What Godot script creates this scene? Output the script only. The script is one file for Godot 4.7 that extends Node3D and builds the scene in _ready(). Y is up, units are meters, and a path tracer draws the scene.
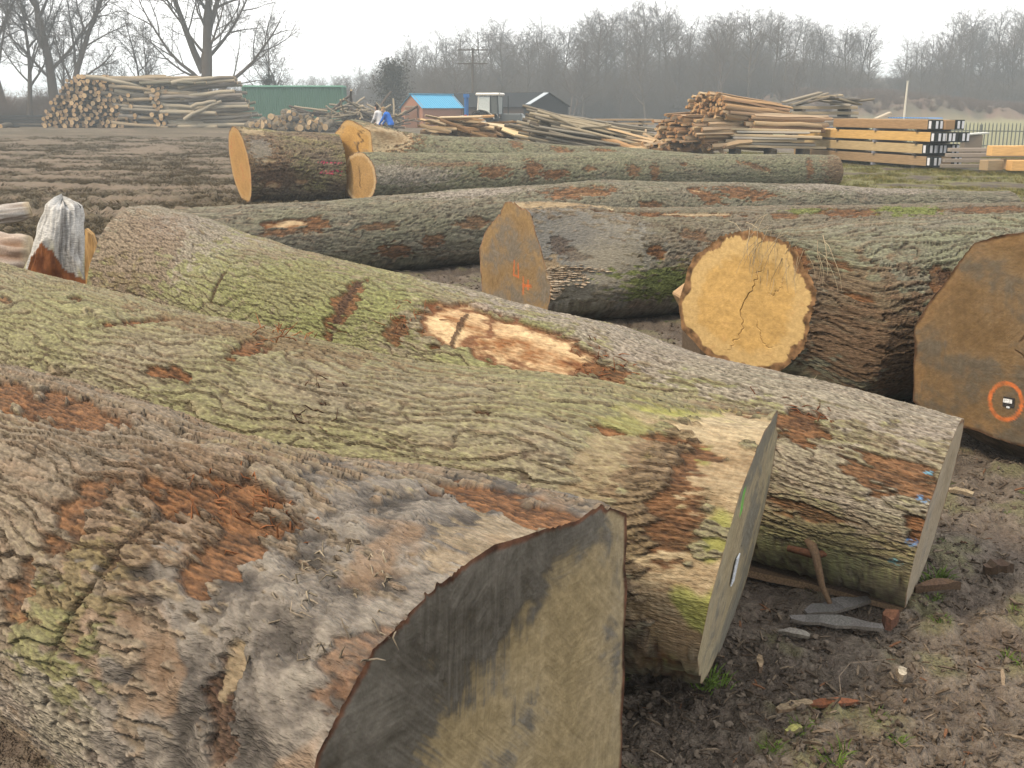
extends Node3D
# A timber yard in early spring: big felled trunks in rows on churned ground, stacks of poles, stakes and beams behind, a leafless wood beyond.

var na := FastNoiseLite.new()
var nb := FastNoiseLite.new()
var nf := FastNoiseLite.new()
var cell := FastNoiseLite.new()
var cellv := FastNoiseLite.new()
var rng := RandomNumberGenerator.new()
var used := {}
var M := {}


func _ready() -> void:
	set_view()
	make_noise()
	make_materials()
	build_ground()
	build_woods()
	build_yard_buildings()
	build_logs()
	build_stacks()
	build_small_things()


func set_view() -> void:
	var cam := Camera3D.new()
	cam.name = "camera"
	cam.fov = 39.02
	cam.near = 0.05
	cam.far = 3000.0
	cam.position = Vector3(0, 1.7, 0)
	cam.rotation_degrees = Vector3(-14.3, 0, 0)
	add_child(cam)
	cam.current = true
	var sm := ProceduralSkyMaterial.new()
	sm.sky_top_color = Color(0.95, 0.945, 0.94)
	sm.sky_horizon_color = Color(0.99, 0.985, 0.975)
	sm.sky_curve = 0.2
	sm.ground_horizon_color = Color(0.55, 0.52, 0.48)
	sm.ground_bottom_color = Color(0.33, 0.3, 0.27)
	sm.sky_energy_multiplier = 1.0
	sm.sun_angle_max = 1.0
	var env := Environment.new()
	env.background_mode = Environment.BG_SKY
	env.sky = Sky.new()
	env.sky.sky_material = sm
	env.background_energy_multiplier = 1.0
	env.tonemap_mode = Environment.TONE_MAPPER_LINEAR
	env.tonemap_exposure = 2.22
	env.fog_enabled = true
	env.fog_density = 0.0018
	env.fog_light_color = Color(0.85, 0.9, 0.93)
	env.sdfgi_enabled = true
	env.ssao_enabled = true
	env.ssil_enabled = true
	var we := WorldEnvironment.new()
	we.name = "daylight"
	we.environment = env
	add_child(we)
	var sun := DirectionalLight3D.new()
	sun.name = "veiled_sun"
	sun.light_energy = 0.6
	sun.light_color = Color(1.0, 0.91, 0.78)
	sun.light_angular_distance = 12.0
	sun.shadow_enabled = true
	add_child(sun)
	sun.look_at_from_position(Vector3.ZERO, Vector3(0.62, -0.8, -0.35), Vector3.UP)


# ---------------------------------------------------------------- helpers
func make_noise() -> void:
	for n in [na, nb, nf, cell, cellv]:
		n.frequency = 1.0
	na.seed = 11
	na.noise_type = FastNoiseLite.TYPE_SIMPLEX_SMOOTH
	na.fractal_type = FastNoiseLite.FRACTAL_NONE
	nb.seed = 23
	nb.noise_type = FastNoiseLite.TYPE_SIMPLEX
	nb.fractal_type = FastNoiseLite.FRACTAL_FBM
	nb.fractal_octaves = 3
	nf.seed = 37
	nf.noise_type = FastNoiseLite.TYPE_VALUE
	nf.fractal_type = FastNoiseLite.FRACTAL_NONE
	for n in [cell, cellv]:
		n.seed = 5
		n.noise_type = FastNoiseLite.TYPE_CELLULAR
		n.fractal_type = FastNoiseLite.FRACTAL_NONE
		n.cellular_jitter = 1.0
	cell.cellular_return_type = FastNoiseLite.RETURN_DISTANCE2_SUB
	cellv.cellular_return_type = FastNoiseLite.RETURN_CELL_VALUE


func numbered(called: String) -> String:
	var n: int = used.get(called, 0)
	used[called] = n + 1
	return called if n == 0 else "%s_%03d" % [called, n]


func thing(called: String, label: String, category: String, at := Vector3.ZERO, turn := 0.0, group := "") -> Node3D:
	var o := Node3D.new()
	o.name = numbered(called)
	add_child(o, true)
	o.position = at
	o.rotation.y = turn
	tag(o, label, category, group)
	return o


func tag(o: Node, label: String, category: String, group := "") -> void:
	o.set_meta("label", label)
	o.set_meta("category", category)
	if group:
		o.set_meta("group", group)


func part(called: String, mesh: Mesh, mat: Material, parent: Node, at := Vector3.ZERO, rot := Vector3.ZERO) -> MeshInstance3D:
	var o := MeshInstance3D.new()
	o.name = called
	o.mesh = mesh
	if mat:
		o.material_override = mat
	o.position = at
	o.rotation = rot
	parent.add_child(o, true)
	return o


func single(called: String, mesh: Mesh, mat: Material, label: String, category: String, at := Vector3.ZERO, rot := Vector3.ZERO, group := "") -> MeshInstance3D:
	var o := part(numbered(called), mesh, mat, self, at, rot)
	tag(o, label, category, group)
	return o


func kind(called: String, mesh: Mesh, mat: Material, what: String) -> MeshInstance3D:
	var o := part(called, mesh, mat, self)
	o.set_meta("kind", what)
	return o


func scatter(called: String, mesh: Mesh, mat: Material, places: Array, tints := []) -> void:
	var mm := MultiMesh.new()
	mm.transform_format = MultiMesh.TRANSFORM_3D
	mm.use_colors = tints.size() > 0
	mm.mesh = mesh
	mm.instance_count = places.size()
	for i in places.size():
		mm.set_instance_transform(i, places[i])
		if tints.size():
			mm.set_instance_color(i, tints[i])
	var o := MultiMeshInstance3D.new()
	o.name = called
	o.multimesh = mm
	o.material_override = mat
	o.set_meta("kind", "stuff")
	add_child(o, true)


func paint(c: Color, rough := 0.8, grain: Texture2D = null, scale := 1.0) -> StandardMaterial3D:
	var m := StandardMaterial3D.new()
	m.albedo_color = c.linear_to_srgb()
	m.roughness = rough
	m.metallic_specular = 0.35
	if grain:
		m.albedo_texture = grain
		m.uv1_triplanar = true
		m.uv1_scale = Vector3.ONE * scale
	return m


func tinted(grain: Texture2D, scale: Vector3, rough := 0.9, relief := 0.0, relief_map: Texture2D = null) -> StandardMaterial3D:
	var m := StandardMaterial3D.new()
	m.vertex_color_use_as_albedo = true
	m.roughness = rough
	m.metallic_specular = 0.3
	m.albedo_texture = grain
	m.uv1_triplanar = true
	m.uv1_scale = scale
	if relief > 0.0:
		m.heightmap_enabled = true
		m.heightmap_texture = relief_map
		m.heightmap_scale = relief
	return m


func noise_tex(n_seed: int, freq: float, lo: Color, hi: Color, size := 512, octaves := 5, aspect := 1.0) -> ImageTexture:
	var n := FastNoiseLite.new()
	n.seed = n_seed
	n.noise_type = FastNoiseLite.TYPE_SIMPLEX_SMOOTH
	n.frequency = freq
	n.fractal_octaves = octaves
	n.fractal_gain = 0.6
	var im := n.get_seamless_image(size, size)
	im.convert(Image.FORMAT_RGB8)
	var d := im.get_data()
	for i in d.size() / 3:
		var t := d[i * 3] / 255.0
		t = clampf((t - 0.5) * 1.6 + 0.5, 0, 1)
		var c := lo.lerp(hi, t)
		d[i * 3] = c.r8
		d[i * 3 + 1] = c.g8
		d[i * 3 + 2] = c.b8
	return ImageTexture.create_from_image(Image.create_from_data(size, size, false, Image.FORMAT_RGB8, d))


func make_materials() -> void:
	var g1 := noise_tex(3, 0.03, Color(0.72, 0.72, 0.72), Color(1, 1, 1))
	var g2 := noise_tex(8, 0.012, Color(0.62, 0.6, 0.58), Color(1, 1, 1))
	var g3 := noise_tex(14, 0.02, Color(0.86, 0.855, 0.85), Color(1, 1, 1))
	var bump := noise_tex(9, 0.05, Color(0, 0, 0), Color(1, 1, 1))
	M.grain = g1
	M.blotch = g2
	M.bump = bump
	M.bark = tinted(g1, Vector3(1.2, 4.5, 4.5), 0.92, 0.5, bump)
	M.bark_far = tinted(g1, Vector3(0.7, 2.0, 2.0), 0.92)
	M.face = tinted(g3, Vector3(2.5, 2.5, 2.5), 0.75, 0.1, bump)
	M.soil = tinted(g1, Vector3(2.3, 2.3, 2.3), 0.95, 1.2, bump)
	M.chip = tinted(g1, Vector3(6, 6, 6), 0.9)
	M.crumb = tinted(g2, Vector3(3, 3, 3), 0.95)
	M.beam = tinted(g3, Vector3(0.22, 3, 3), 0.85)
	M.brick = tinted(g1, Vector3(2, 5, 2), 0.9)
	M.boards = tinted(g2, Vector3(5, 0.6, 5), 0.9)
	M.gloss = tinted(g3, Vector3(1, 1, 1), 0.4)


func sm01(a: float, b: float, x: float) -> float:
	var t := clampf((x - a) / (b - a), 0.0, 1.0)
	return t * t * (3.0 - 2.0 * t)


# a grid of points, nu rows of nv, as one mesh for each number in ids (empty ids: one mesh)
func grid_meshes(pos: PackedVector3Array, col: PackedColorArray, nu: int, nv: int, flip: bool, ids := PackedByteArray(), closed := false) -> Dictionary:
	var nor := PackedVector3Array()
	nor.resize(pos.size())
	var sg := -1.0 if flip else 1.0
	for i in nu:
		var i0 := maxi(i - 1, 0) * nv
		var i1 := mini(i + 1, nu - 1) * nv
		for j in nv:
			var j0 := j - 1
			var j1 := j + 1
			if closed:
				j0 = nv - 2 if j == 0 else j - 1
				j1 = 1 if j == nv - 1 else j + 1
			else:
				j0 = maxi(j0, 0)
				j1 = mini(j1, nv - 1)
			nor[i * nv + j] = ((pos[i * nv + j1] - pos[i * nv + j0]).cross(pos[i1 + j] - pos[i0 + j]) * sg).normalized()
	var lists := {}
	var split := ids.size() > 0
	for i in nu - 1:
		for j in nv - 1:
			var a := i * nv + j
			var b := a + 1
			var c := a + nv
			var d := c + 1
			var id := 0
			if split:
				id = ids[a] if ids[a] == ids[b] and ids[a] == ids[c] and ids[a] == ids[d] else 0
			if not lists.has(id):
				lists[id] = PackedInt32Array()
			if flip:
				lists[id].append_array([a, b, c, b, d, c])
			else:
				lists[id].append_array([a, c, b, b, c, d])
	var out := {}
	for id in lists:
		var list: PackedInt32Array = lists[id]
		var P := pos
		var N := nor
		var C := col
		if lists.size() > 1 and id != 0:
			var renum := {}
			P = PackedVector3Array()
			N = PackedVector3Array()
			C = PackedColorArray()
			for k in list.size():
				var v := list[k]
				if not renum.has(v):
					renum[v] = P.size()
					P.append(pos[v])
					N.append(nor[v])
					C.append(col[v])
				list[k] = renum[v]
		var arr := []
		arr.resize(Mesh.ARRAY_MAX)
		arr[Mesh.ARRAY_VERTEX] = P
		arr[Mesh.ARRAY_NORMAL] = N
		arr[Mesh.ARRAY_COLOR] = C
		arr[Mesh.ARRAY_INDEX] = list
		var m := ArrayMesh.new()
		m.add_surface_from_arrays(Mesh.PRIMITIVE_TRIANGLES, arr)
		out[id] = m
	return out


# ---------------------------------------------------------------- the ground
func lie(x: float, z: float) -> float:   # the lie of the land, without clods and ruts
	var d := -z
	var h := 0.0
	h += sm01(-4, -22, x) * sm01(24, 66, d) * 0.47
	h += sm01(40, 80, d) * 0.25 * sm01(-30, 0, x) * sm01(14, 4, x)
	h -= sm01(6, 20, x) * sm01(34, 58, d) * 0.62
	h += sm01(78, 100, d) * sm01(12, 40, x) * 1.0
	h += sm01(96, 128, d) * sm01(14, 34, x) * (2.3 + 0.5 * sin(x * 0.07)) * (1.0 - 0.55 * sm01(42, 62, x))
	h += sm01(120, 210, d) * sm01(-60, 10, x) * 4.5
	h += sm01(150, 420, d) * 5.0
	return h


func build_ground() -> void:
	var ang := PackedFloat32Array()
	var a := -180.0
	while a < -62.0:
		ang.append(deg_to_rad(a))
		a += 7.0
	a = -62.0
	while a < 66.0:
		ang.append(deg_to_rad(a))
		a += 0.14 if absf(a) < 34.0 else 0.4
	a = 66.0
	while a < 180.0:
		ang.append(deg_to_rad(a))
		a += 7.0
	ang.append(PI)
	var rad := PackedFloat32Array([0.02, 0.5, 1.0])
	var r := 1.3
	while r < 700.0:
		rad.append(r)
		r *= 1.0085 if r < 7.0 else (1.013 if r < 13.0 else (1.009 if r < 62.0 else 1.045))
	rad.append(900.0)
	var nu := rad.size()
	var nv := ang.size()
	var pos := PackedVector3Array()
	var col := PackedColorArray()
	pos.resize(nu * nv)
	col.resize(nu * nv)
	for i in nu:
		for j in nv:
			var x := sin(ang[j]) * rad[i]
			var z := -cos(ang[j]) * rad[i]
			var y := lie(x, z)
			var d := rad[i]
			var n1 := nb.get_noise_2d(x * 0.35, z * 0.35)
			var n2 := nb.get_noise_2d(x * 1.9 + 30.0, z * 1.9)
			var n3 := 0.0
			var n4 := 0.0
			if d < 14.0:
				n3 = nb.get_noise_2d(x * 9.0, z * 9.0 + 7.0)
				n4 = cell.get_noise_2d(x * 14.0, z * 14.0) + 1.0
				y += n2 * 0.025 + n3 * 0.016 + (n4 - 0.4) * 0.012
			var mud := Color(0.15, 0.121, 0.096)
			var c := mud.lerp(Color(0.235, 0.195, 0.156), clampf(0.35 + n2 * 0.9 + n3 * 0.5, 0, 1))
			c = c.lerp(Color(0.085, 0.067, 0.053), clampf(-n1 * 1.1 - n3 * 0.3, 0, 0.8))
			# grass: a few thin patches near by, a verge by the beams, pale field beyond
			var g := 0.0
			var grass := Color(0.16, 0.17, 0.055)
			if d < 14.0:
				g = sm01(0.12, 0.5, n2 + n1 * 0.35 - 0.08) * 0.45
			if x > 5.0:
				g = maxf(g, sm01(15, 21, -z) * sm01(60, 30, -z) * sm01(-0.35, 0.25, n1 + n2 * 0.5 + 0.1))
				grass = Color(0.22, 0.215, 0.09)
			if x > 12.0 and -z > 60.0:
				g = maxf(g, sm01(62, 70, -z) * sm01(112, 100, -z))
				grass = Color(0.27, 0.26, 0.14)
			if x < 4.0 and d > 15.0:
				# churned mud with rough tufts in bands across the field
				var rut := nb.get_noise_2d(x * 0.17 + 5.0, z * 0.33)
				var lumps := nb.get_noise_2d(x * 3.1, z * 3.1 + 11.0)
				var band := sm01(13, 17, d) * sm01(27, 21, d)
				y += (n2 * 0.05 + rut * 0.05 + lumps * (0.035 + 0.065 * band)) * sm01(15, 18, d) * sm01(66, 34, d)
				c = Color(0.135, 0.102, 0.073).lerp(Color(0.225, 0.178, 0.13), clampf(0.5 + rut * 0.8 + lumps * 0.5 + n2 * 0.35, 0, 1))
				g = sm01(-0.1, 0.5, n2 * 0.6 - rut + lumps * 0.5 + 0.22 * band) * 0.65
				g = maxf(g, sm01(46, 58, d) * sm01(-0.3, 0.3, n1 + 0.2) * 0.45)
				grass = Color(0.1, 0.088, 0.052)
			if x > 10.0 and -z > 98.0 or -z > 125.0:
				var b := sm01(98, 108, -z)
				c = c.lerp(Color(0.17, 0.115, 0.085).lerp(Color(0.1, 0.09, 0.06), clampf(0.4 + n1 * 1.3, 0, 1)), b)
				y += nb.get_noise_2d(x * 0.2, z * 0.2) * 0.7 * b
				g *= 1.0 - b
			c = c.lerp(grass, g)
			pos[i * nv + j] = Vector3(x, y, z)
			col[i * nv + j] = c
	kind("ground", grid_meshes(pos, col, nu, nv, false, PackedByteArray(), true)[0], M.soil, "structure")


# ---------------------------------------------------------------- shapes
class Geo:
	var p := PackedVector3Array()
	var n := PackedVector3Array()
	var c := PackedColorArray()
	var ix := PackedInt32Array()

	func tube(pts: Array, rads: Array, sides: int, col: Color, cap := false, cap_col := Color.BLACK) -> void:
		var base := p.size()
		var m := pts.size()
		var side := Vector3.ZERO
		for k in m:
			var d: Vector3 = (pts[mini(k + 1, m - 1)] - pts[maxi(k - 1, 0)]).normalized()
			if side == Vector3.ZERO:
				side = d.cross(Vector3.UP if absf(d.y) < 0.9 else Vector3.RIGHT).normalized()
			else:
				side = (side - d * side.dot(d)).normalized()
			var other := d.cross(side)
			for s in sides:
				var a := TAU * s / sides
				var o := side * cos(a) + other * sin(a)
				p.append(pts[k] + o * rads[k])
				n.append(o)
				c.append(col)
		for k in m - 1:
			for s in sides:
				var a := base + k * sides + s
				var b := base + k * sides + (s + 1) % sides
				ix.append_array([a, a + sides, b, b, a + sides, b + sides])
		if cap:
			for e in 2:
				var k := 0 if e == 0 else m - 1
				var d: Vector3 = (pts[k] - pts[1 if e == 0 else m - 2]).normalized()
				var mid := p.size()
				p.append(pts[k])
				n.append(d)
				c.append(cap_col * 0.75)
				for s in sides:
					p.append(p[base + k * sides + s])
					n.append(d)
					c.append(cap_col)
				for s in sides:
					var a := mid + 1 + s
					var b := mid + 1 + (s + 1) % sides
					if e == 0:
						ix.append_array([mid, a, b])
					else:
						ix.append_array([mid, b, a])

	func quad(a: Vector3, b: Vector3, d: Vector3, e: Vector3, col: Color) -> void:   # corners in order, clockwise seen from its front
		var k := p.size()
		var nn := (e - a).cross(b - a)
		if nn.length_squared() < 1e-14:
			nn = (d - a).cross(b - a)
		if nn.length_squared() < 1e-14:
			nn = (e - a).cross(d - a)
		nn = nn.normalized()
		for v in [a, b, d, e]:
			p.append(v)
			n.append(nn)
			c.append(col)
		ix.append_array([k, k + 1, k + 2, k, k + 2, k + 3])

	func box(lo: Vector3, hi: Vector3, col: Color, bevel := 0.0, end_col := Color(-1, 0, 0)) -> void:   # chamfered along all edges when bevel > 0
		var v := [lo, hi]
		var cen := (lo + hi) * 0.5
		var half := (hi - lo) * 0.5
		for ax in 3:
			for sg in [-1.0, 1.0]:
				var u := (ax + 1) % 3
				var w := (ax + 2) % 3
				var q := []
				for k in [[-1, -1], [-1, 1], [1, 1], [1, -1]]:
					var t := cen
					t[ax] += sg * half[ax]
					t[u] += k[0] * (half[u] - bevel)
					t[w] += k[1] * (half[w] - bevel)
					q.append(t)
				if sg < 0.0:
					q.reverse()
				quad(q[0], q[1], q[2], q[3], end_col if end_col.r >= 0.0 and ax == 0 else col)
		if bevel > 0.0:
			for ax in 3:
				var u := (ax + 1) % 3
				var w := (ax + 2) % 3
				for su in [-1.0, 1.0]:
					for sw in [-1.0, 1.0]:
						var q := []
						for k in [[-1, 0], [1, 0], [1, 1], [-1, 1]]:
							var t := cen
							t[ax] += k[0] * (half[ax] - bevel)
							t[u] += su * (half[u] - (bevel if k[1] == 1 else 0.0))
							t[w] += sw * (half[w] - (bevel if k[1] == 0 else 0.0))
							q.append(t)
						var nn: Vector3 = (q[3] - q[0]).cross(q[1] - q[0])
						if nn[u] * su < 0.0:
							q.reverse()
						quad(q[0], q[1], q[2], q[3], col)

	func prism(outline: Array, z0: float, z1: float, col: Color) -> void:   # outline in x-y, convex, any turn
		var cen := Vector2.ZERO
		for o in outline:
			cen += o / outline.size()
		var area := 0.0
		for k in outline.size():
			area += outline[k].cross(outline[(k + 1) % outline.size()])
		var pts := outline.duplicate()
		if area < 0.0:
			pts.reverse()
		for k in pts.size():
			var a: Vector2 = pts[k]
			var b: Vector2 = pts[(k + 1) % pts.size()]
			quad(Vector3(a.x, a.y, z0), Vector3(a.x, a.y, z1), Vector3(b.x, b.y, z1), Vector3(b.x, b.y, z0), col)
			quad(Vector3(cen.x, cen.y, z1), Vector3(b.x, b.y, z1), Vector3(a.x, a.y, z1), Vector3(cen.x, cen.y, z1), col)
			quad(Vector3(cen.x, cen.y, z0), Vector3(a.x, a.y, z0), Vector3(b.x, b.y, z0), Vector3(cen.x, cen.y, z0), col)

	func mesh() -> ArrayMesh:
		var arr := []
		arr.resize(Mesh.ARRAY_MAX)
		arr[Mesh.ARRAY_VERTEX] = p
		arr[Mesh.ARRAY_NORMAL] = n
		arr[Mesh.ARRAY_COLOR] = c
		arr[Mesh.ARRAY_INDEX] = ix
		var m := ArrayMesh.new()
		m.add_surface_from_arrays(Mesh.PRIMITIVE_TRIANGLES, arr)
		return m


# ---------------------------------------------------------------- leafless trees
func limb(G: Geo, p0: Vector3, dir: Vector3, length: float, r0: float, r1: float, level: int, S: Dictionary) -> Array:
	var steps: int = [9, 7, 5, 3, 2][level]
	var sides: int = [9, 6, 4, 3, 3][level]
	var pts := [p0]
	var rads := [r0]
	var d := dir.normalized()
	var p := p0
	for k in steps:
		var wig: float = S.wiggle * (0.5 if level == 0 else 1.0)
		d = (d + Vector3(rng.randfn(), rng.randfn(), rng.randfn()) * wig + Vector3.UP * S.lift * (0.3 if level == 1 else 0.12)).normalized()
		p += d * length / steps
		pts.append(p)
		rads.append(lerpf(r0, r1, pow((k + 1.0) / steps, 0.8)))
	G.tube(pts, rads, sides, S.bark if level < 2 else S.twig)
	return [pts, rads]


func branch_out(G: Geo, made: Array, length: float, level: int, S: Dictionary) -> void:
	if level > S.depth:
		return
	var pts: Array = made[0]
	var rads: Array = made[1]
	var count: int = S.counts[level - 1]
	var m := pts.size() - 1
	var turn := rng.randf() * TAU
	for k in count:
		var f := lerpf(S.bare if level == 1 else 0.2, 1.0, (k + rng.randf() * 0.8) / count)
		var at := clampf(f * m, 0, m - 0.001)
		var i := int(at)
		var p: Vector3 = pts[i].lerp(pts[i + 1], at - i)
		var r: float = lerpf(rads[i], rads[i + 1], at - i)
		var d: Vector3 = (pts[i + 1] - pts[i]).normalized()
		var s := d.cross(Vector3.UP if absf(d.y) < 0.95 else Vector3.RIGHT).normalized()
		turn += 2.4 + rng.randf_range(-0.5, 0.5)
		var out := s.rotated(d, turn)
		var spread: float = S.spread[level - 1] * rng.randf_range(0.75, 1.25)
		var dir := d * cos(spread) + out * sin(spread)
		var l: float = length * S.ratio[level - 1] * rng.randf_range(0.65, 1.2) * (1.15 - 0.55 * f if level == 1 else 1.0 - 0.3 * f)
		var r0 := minf(r * 0.75, maxf(l * S.thick[level - 1], S.thin))
		var b := limb(G, p, dir, l, r0, maxf(r0 * 0.3, S.thin * 0.7), level, S)
		branch_out(G, b, l, level + 1, S)


func tree_form(n_seed: int, S: Dictionary) -> Array:   # [trunk mesh, crown mesh]
	rng.seed = n_seed
	var T := Geo.new()
	var C := Geo.new()
	for st in S.stems:   # [foot offset, lean, length, radius]
		var made := limb(T, st[0], st[1], st[2], st[3], st[3] * 0.18, 0, S)
		T.tube([st[0] + Vector3(0, -0.3, 0), st[0] + Vector3(0, 0.25, 0), st[0] + Vector3(0, 0.9, 0)], [st[3] * 1.6, st[3] * 1.25, st[3] * 1.02], 9, S.bark)
		branch_out(C, made, st[2], 1, S)
	for b in S.get("limbs", []):   # [from, direction, length, radius]
		var made := limb(C, b[0], b[1], b[2], b[3], b[3] * 0.2, 1, S)
		branch_out(C, made, b[2], 2, S)
	return [T.mesh(), C.mesh()]


func plant_tree(form: Array, called: String, label: String, at: Vector2, size: float, turn: float, group := "", squash := 1.0) -> Node3D:
	var t := thing(called, label, "tree", Vector3(at.x, lie(at.x, at.y) - 0.1, at.y), turn, group)
	part("trunk", form[0], M.chip, t).scale = Vector3(size * squash, size, size * squash)
	part("crown", form[1], M.chip, t).scale = Vector3(size * squash, size, size * squash)
	return t


func bush_form(n_seed: int, h: float, stems: int, col: Color, thin: float) -> ArrayMesh:
	rng.seed = n_seed
	var G := Geo.new()
	for k in stems:
		var a := rng.randf() * TAU
		var lean := rng.randf_range(0.05, 0.75)
		var d := Vector3(cos(a) * lean, 1, sin(a) * lean).normalized()
		var foot := Vector3(cos(a), 0, sin(a)) * rng.randf() * h * 0.16
		var l := h * rng.randf_range(0.55, 1.1)
		var mid := foot + d * l * 0.5 + Vector3(rng.randfn(), 0, rng.randfn()) * h * 0.04
		var tip := foot + d * l + Vector3(rng.randfn(), 0, rng.randfn()) * h * 0.07
		G.tube([foot, mid, tip], [thin * 2.0, thin * 1.4, thin * 0.6], 3, col)
		for q in 9:
			var f := rng.randf_range(0.25, 1.0)
			var from := foot.lerp(mid, f * 2.0) if f < 0.5 else mid.lerp(tip, f * 2.0 - 1.0)
			var o := (d * 0.8 + Vector3(rng.randfn(), rng.randfn() * 0.5, rng.randfn()) * 0.65).normalized()
			var tl := h * rng.randf_range(0.1, 0.26)
			G.tube([from, from + o * tl], [thin, thin * 0.5], 3, col)
			for z in 2:
				var o2 := (o + Vector3(rng.randfn(), rng.randfn(), rng.randfn()) * 0.6).normalized()
				G.tube([from + o * tl * 0.6, from + o * tl * 0.6 + o2 * tl * 0.7], [thin * 0.7, thin * 0.4], 3, col)
	return G.mesh()


func leafy_form(n_seed: int, h: float, w: float, leaves: int, col: Color) -> Array:   # dense evergreen: trunk and many small leaf faces in clumps
	rng.seed = n_seed
	var T := Geo.new()
	T.tube([Vector3.ZERO, Vector3(0.05, h * 0.5, 0), Vector3(0, h * 0.92, 0)], [h * 0.03, h * 0.02, h * 0.006], 6, Color(0.07, 0.055, 0.045))
	var G := Geo.new()
	var clumps := []
	for k in 70:
		var f := rng.randf_range(0.12, 1.0)
		var a := rng.randf() * TAU
		var reach := w * 0.5 * (1.15 - f) * (0.75 + 0.45 * sin(a * 3.0 + f * 9.0)) * rng.randf_range(0.35, 1.1)
		clumps.append([Vector3(cos(a) * reach, f * h, sin(a) * reach), rng.randf_range(0.08, 0.15) * w, rng.randf_range(0.6, 1.35)])
		T.tube([Vector3(0, f * h * 0.85, 0), clumps[-1][0]], [h * 0.006, h * 0.002], 3, Color(0.07, 0.055, 0.045))
	for k in leaves:
		var q: Array = clumps[rng.randi() % clumps.size()]
		var o: Vector3 = Vector3(rng.randfn(), rng.randfn() * 0.7, rng.randfn()) * q[1]
		var u := Vector3(rng.randfn(), rng.randfn(), rng.randfn()).normalized()
		var v := u.cross(Vector3(rng.randfn(), rng.randfn(), rng.randfn())).normalized()
		var s := rng.randf_range(0.05, 0.12) * w * 0.28
		var c: Vector3 = q[0] + o
		G.quad(c - u * s, c + v * s * 0.5, c + u * s, c - v * s * 0.5, col * (q[2] * rng.randf_range(0.8, 1.2)))
	return [T.mesh(), G.mesh()]


func px(col: float, depth: float) -> float:   # metres across for a bearing, in pictures-widths of the photo
	return (col - 512.0) / 1084.0 * depth


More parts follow.
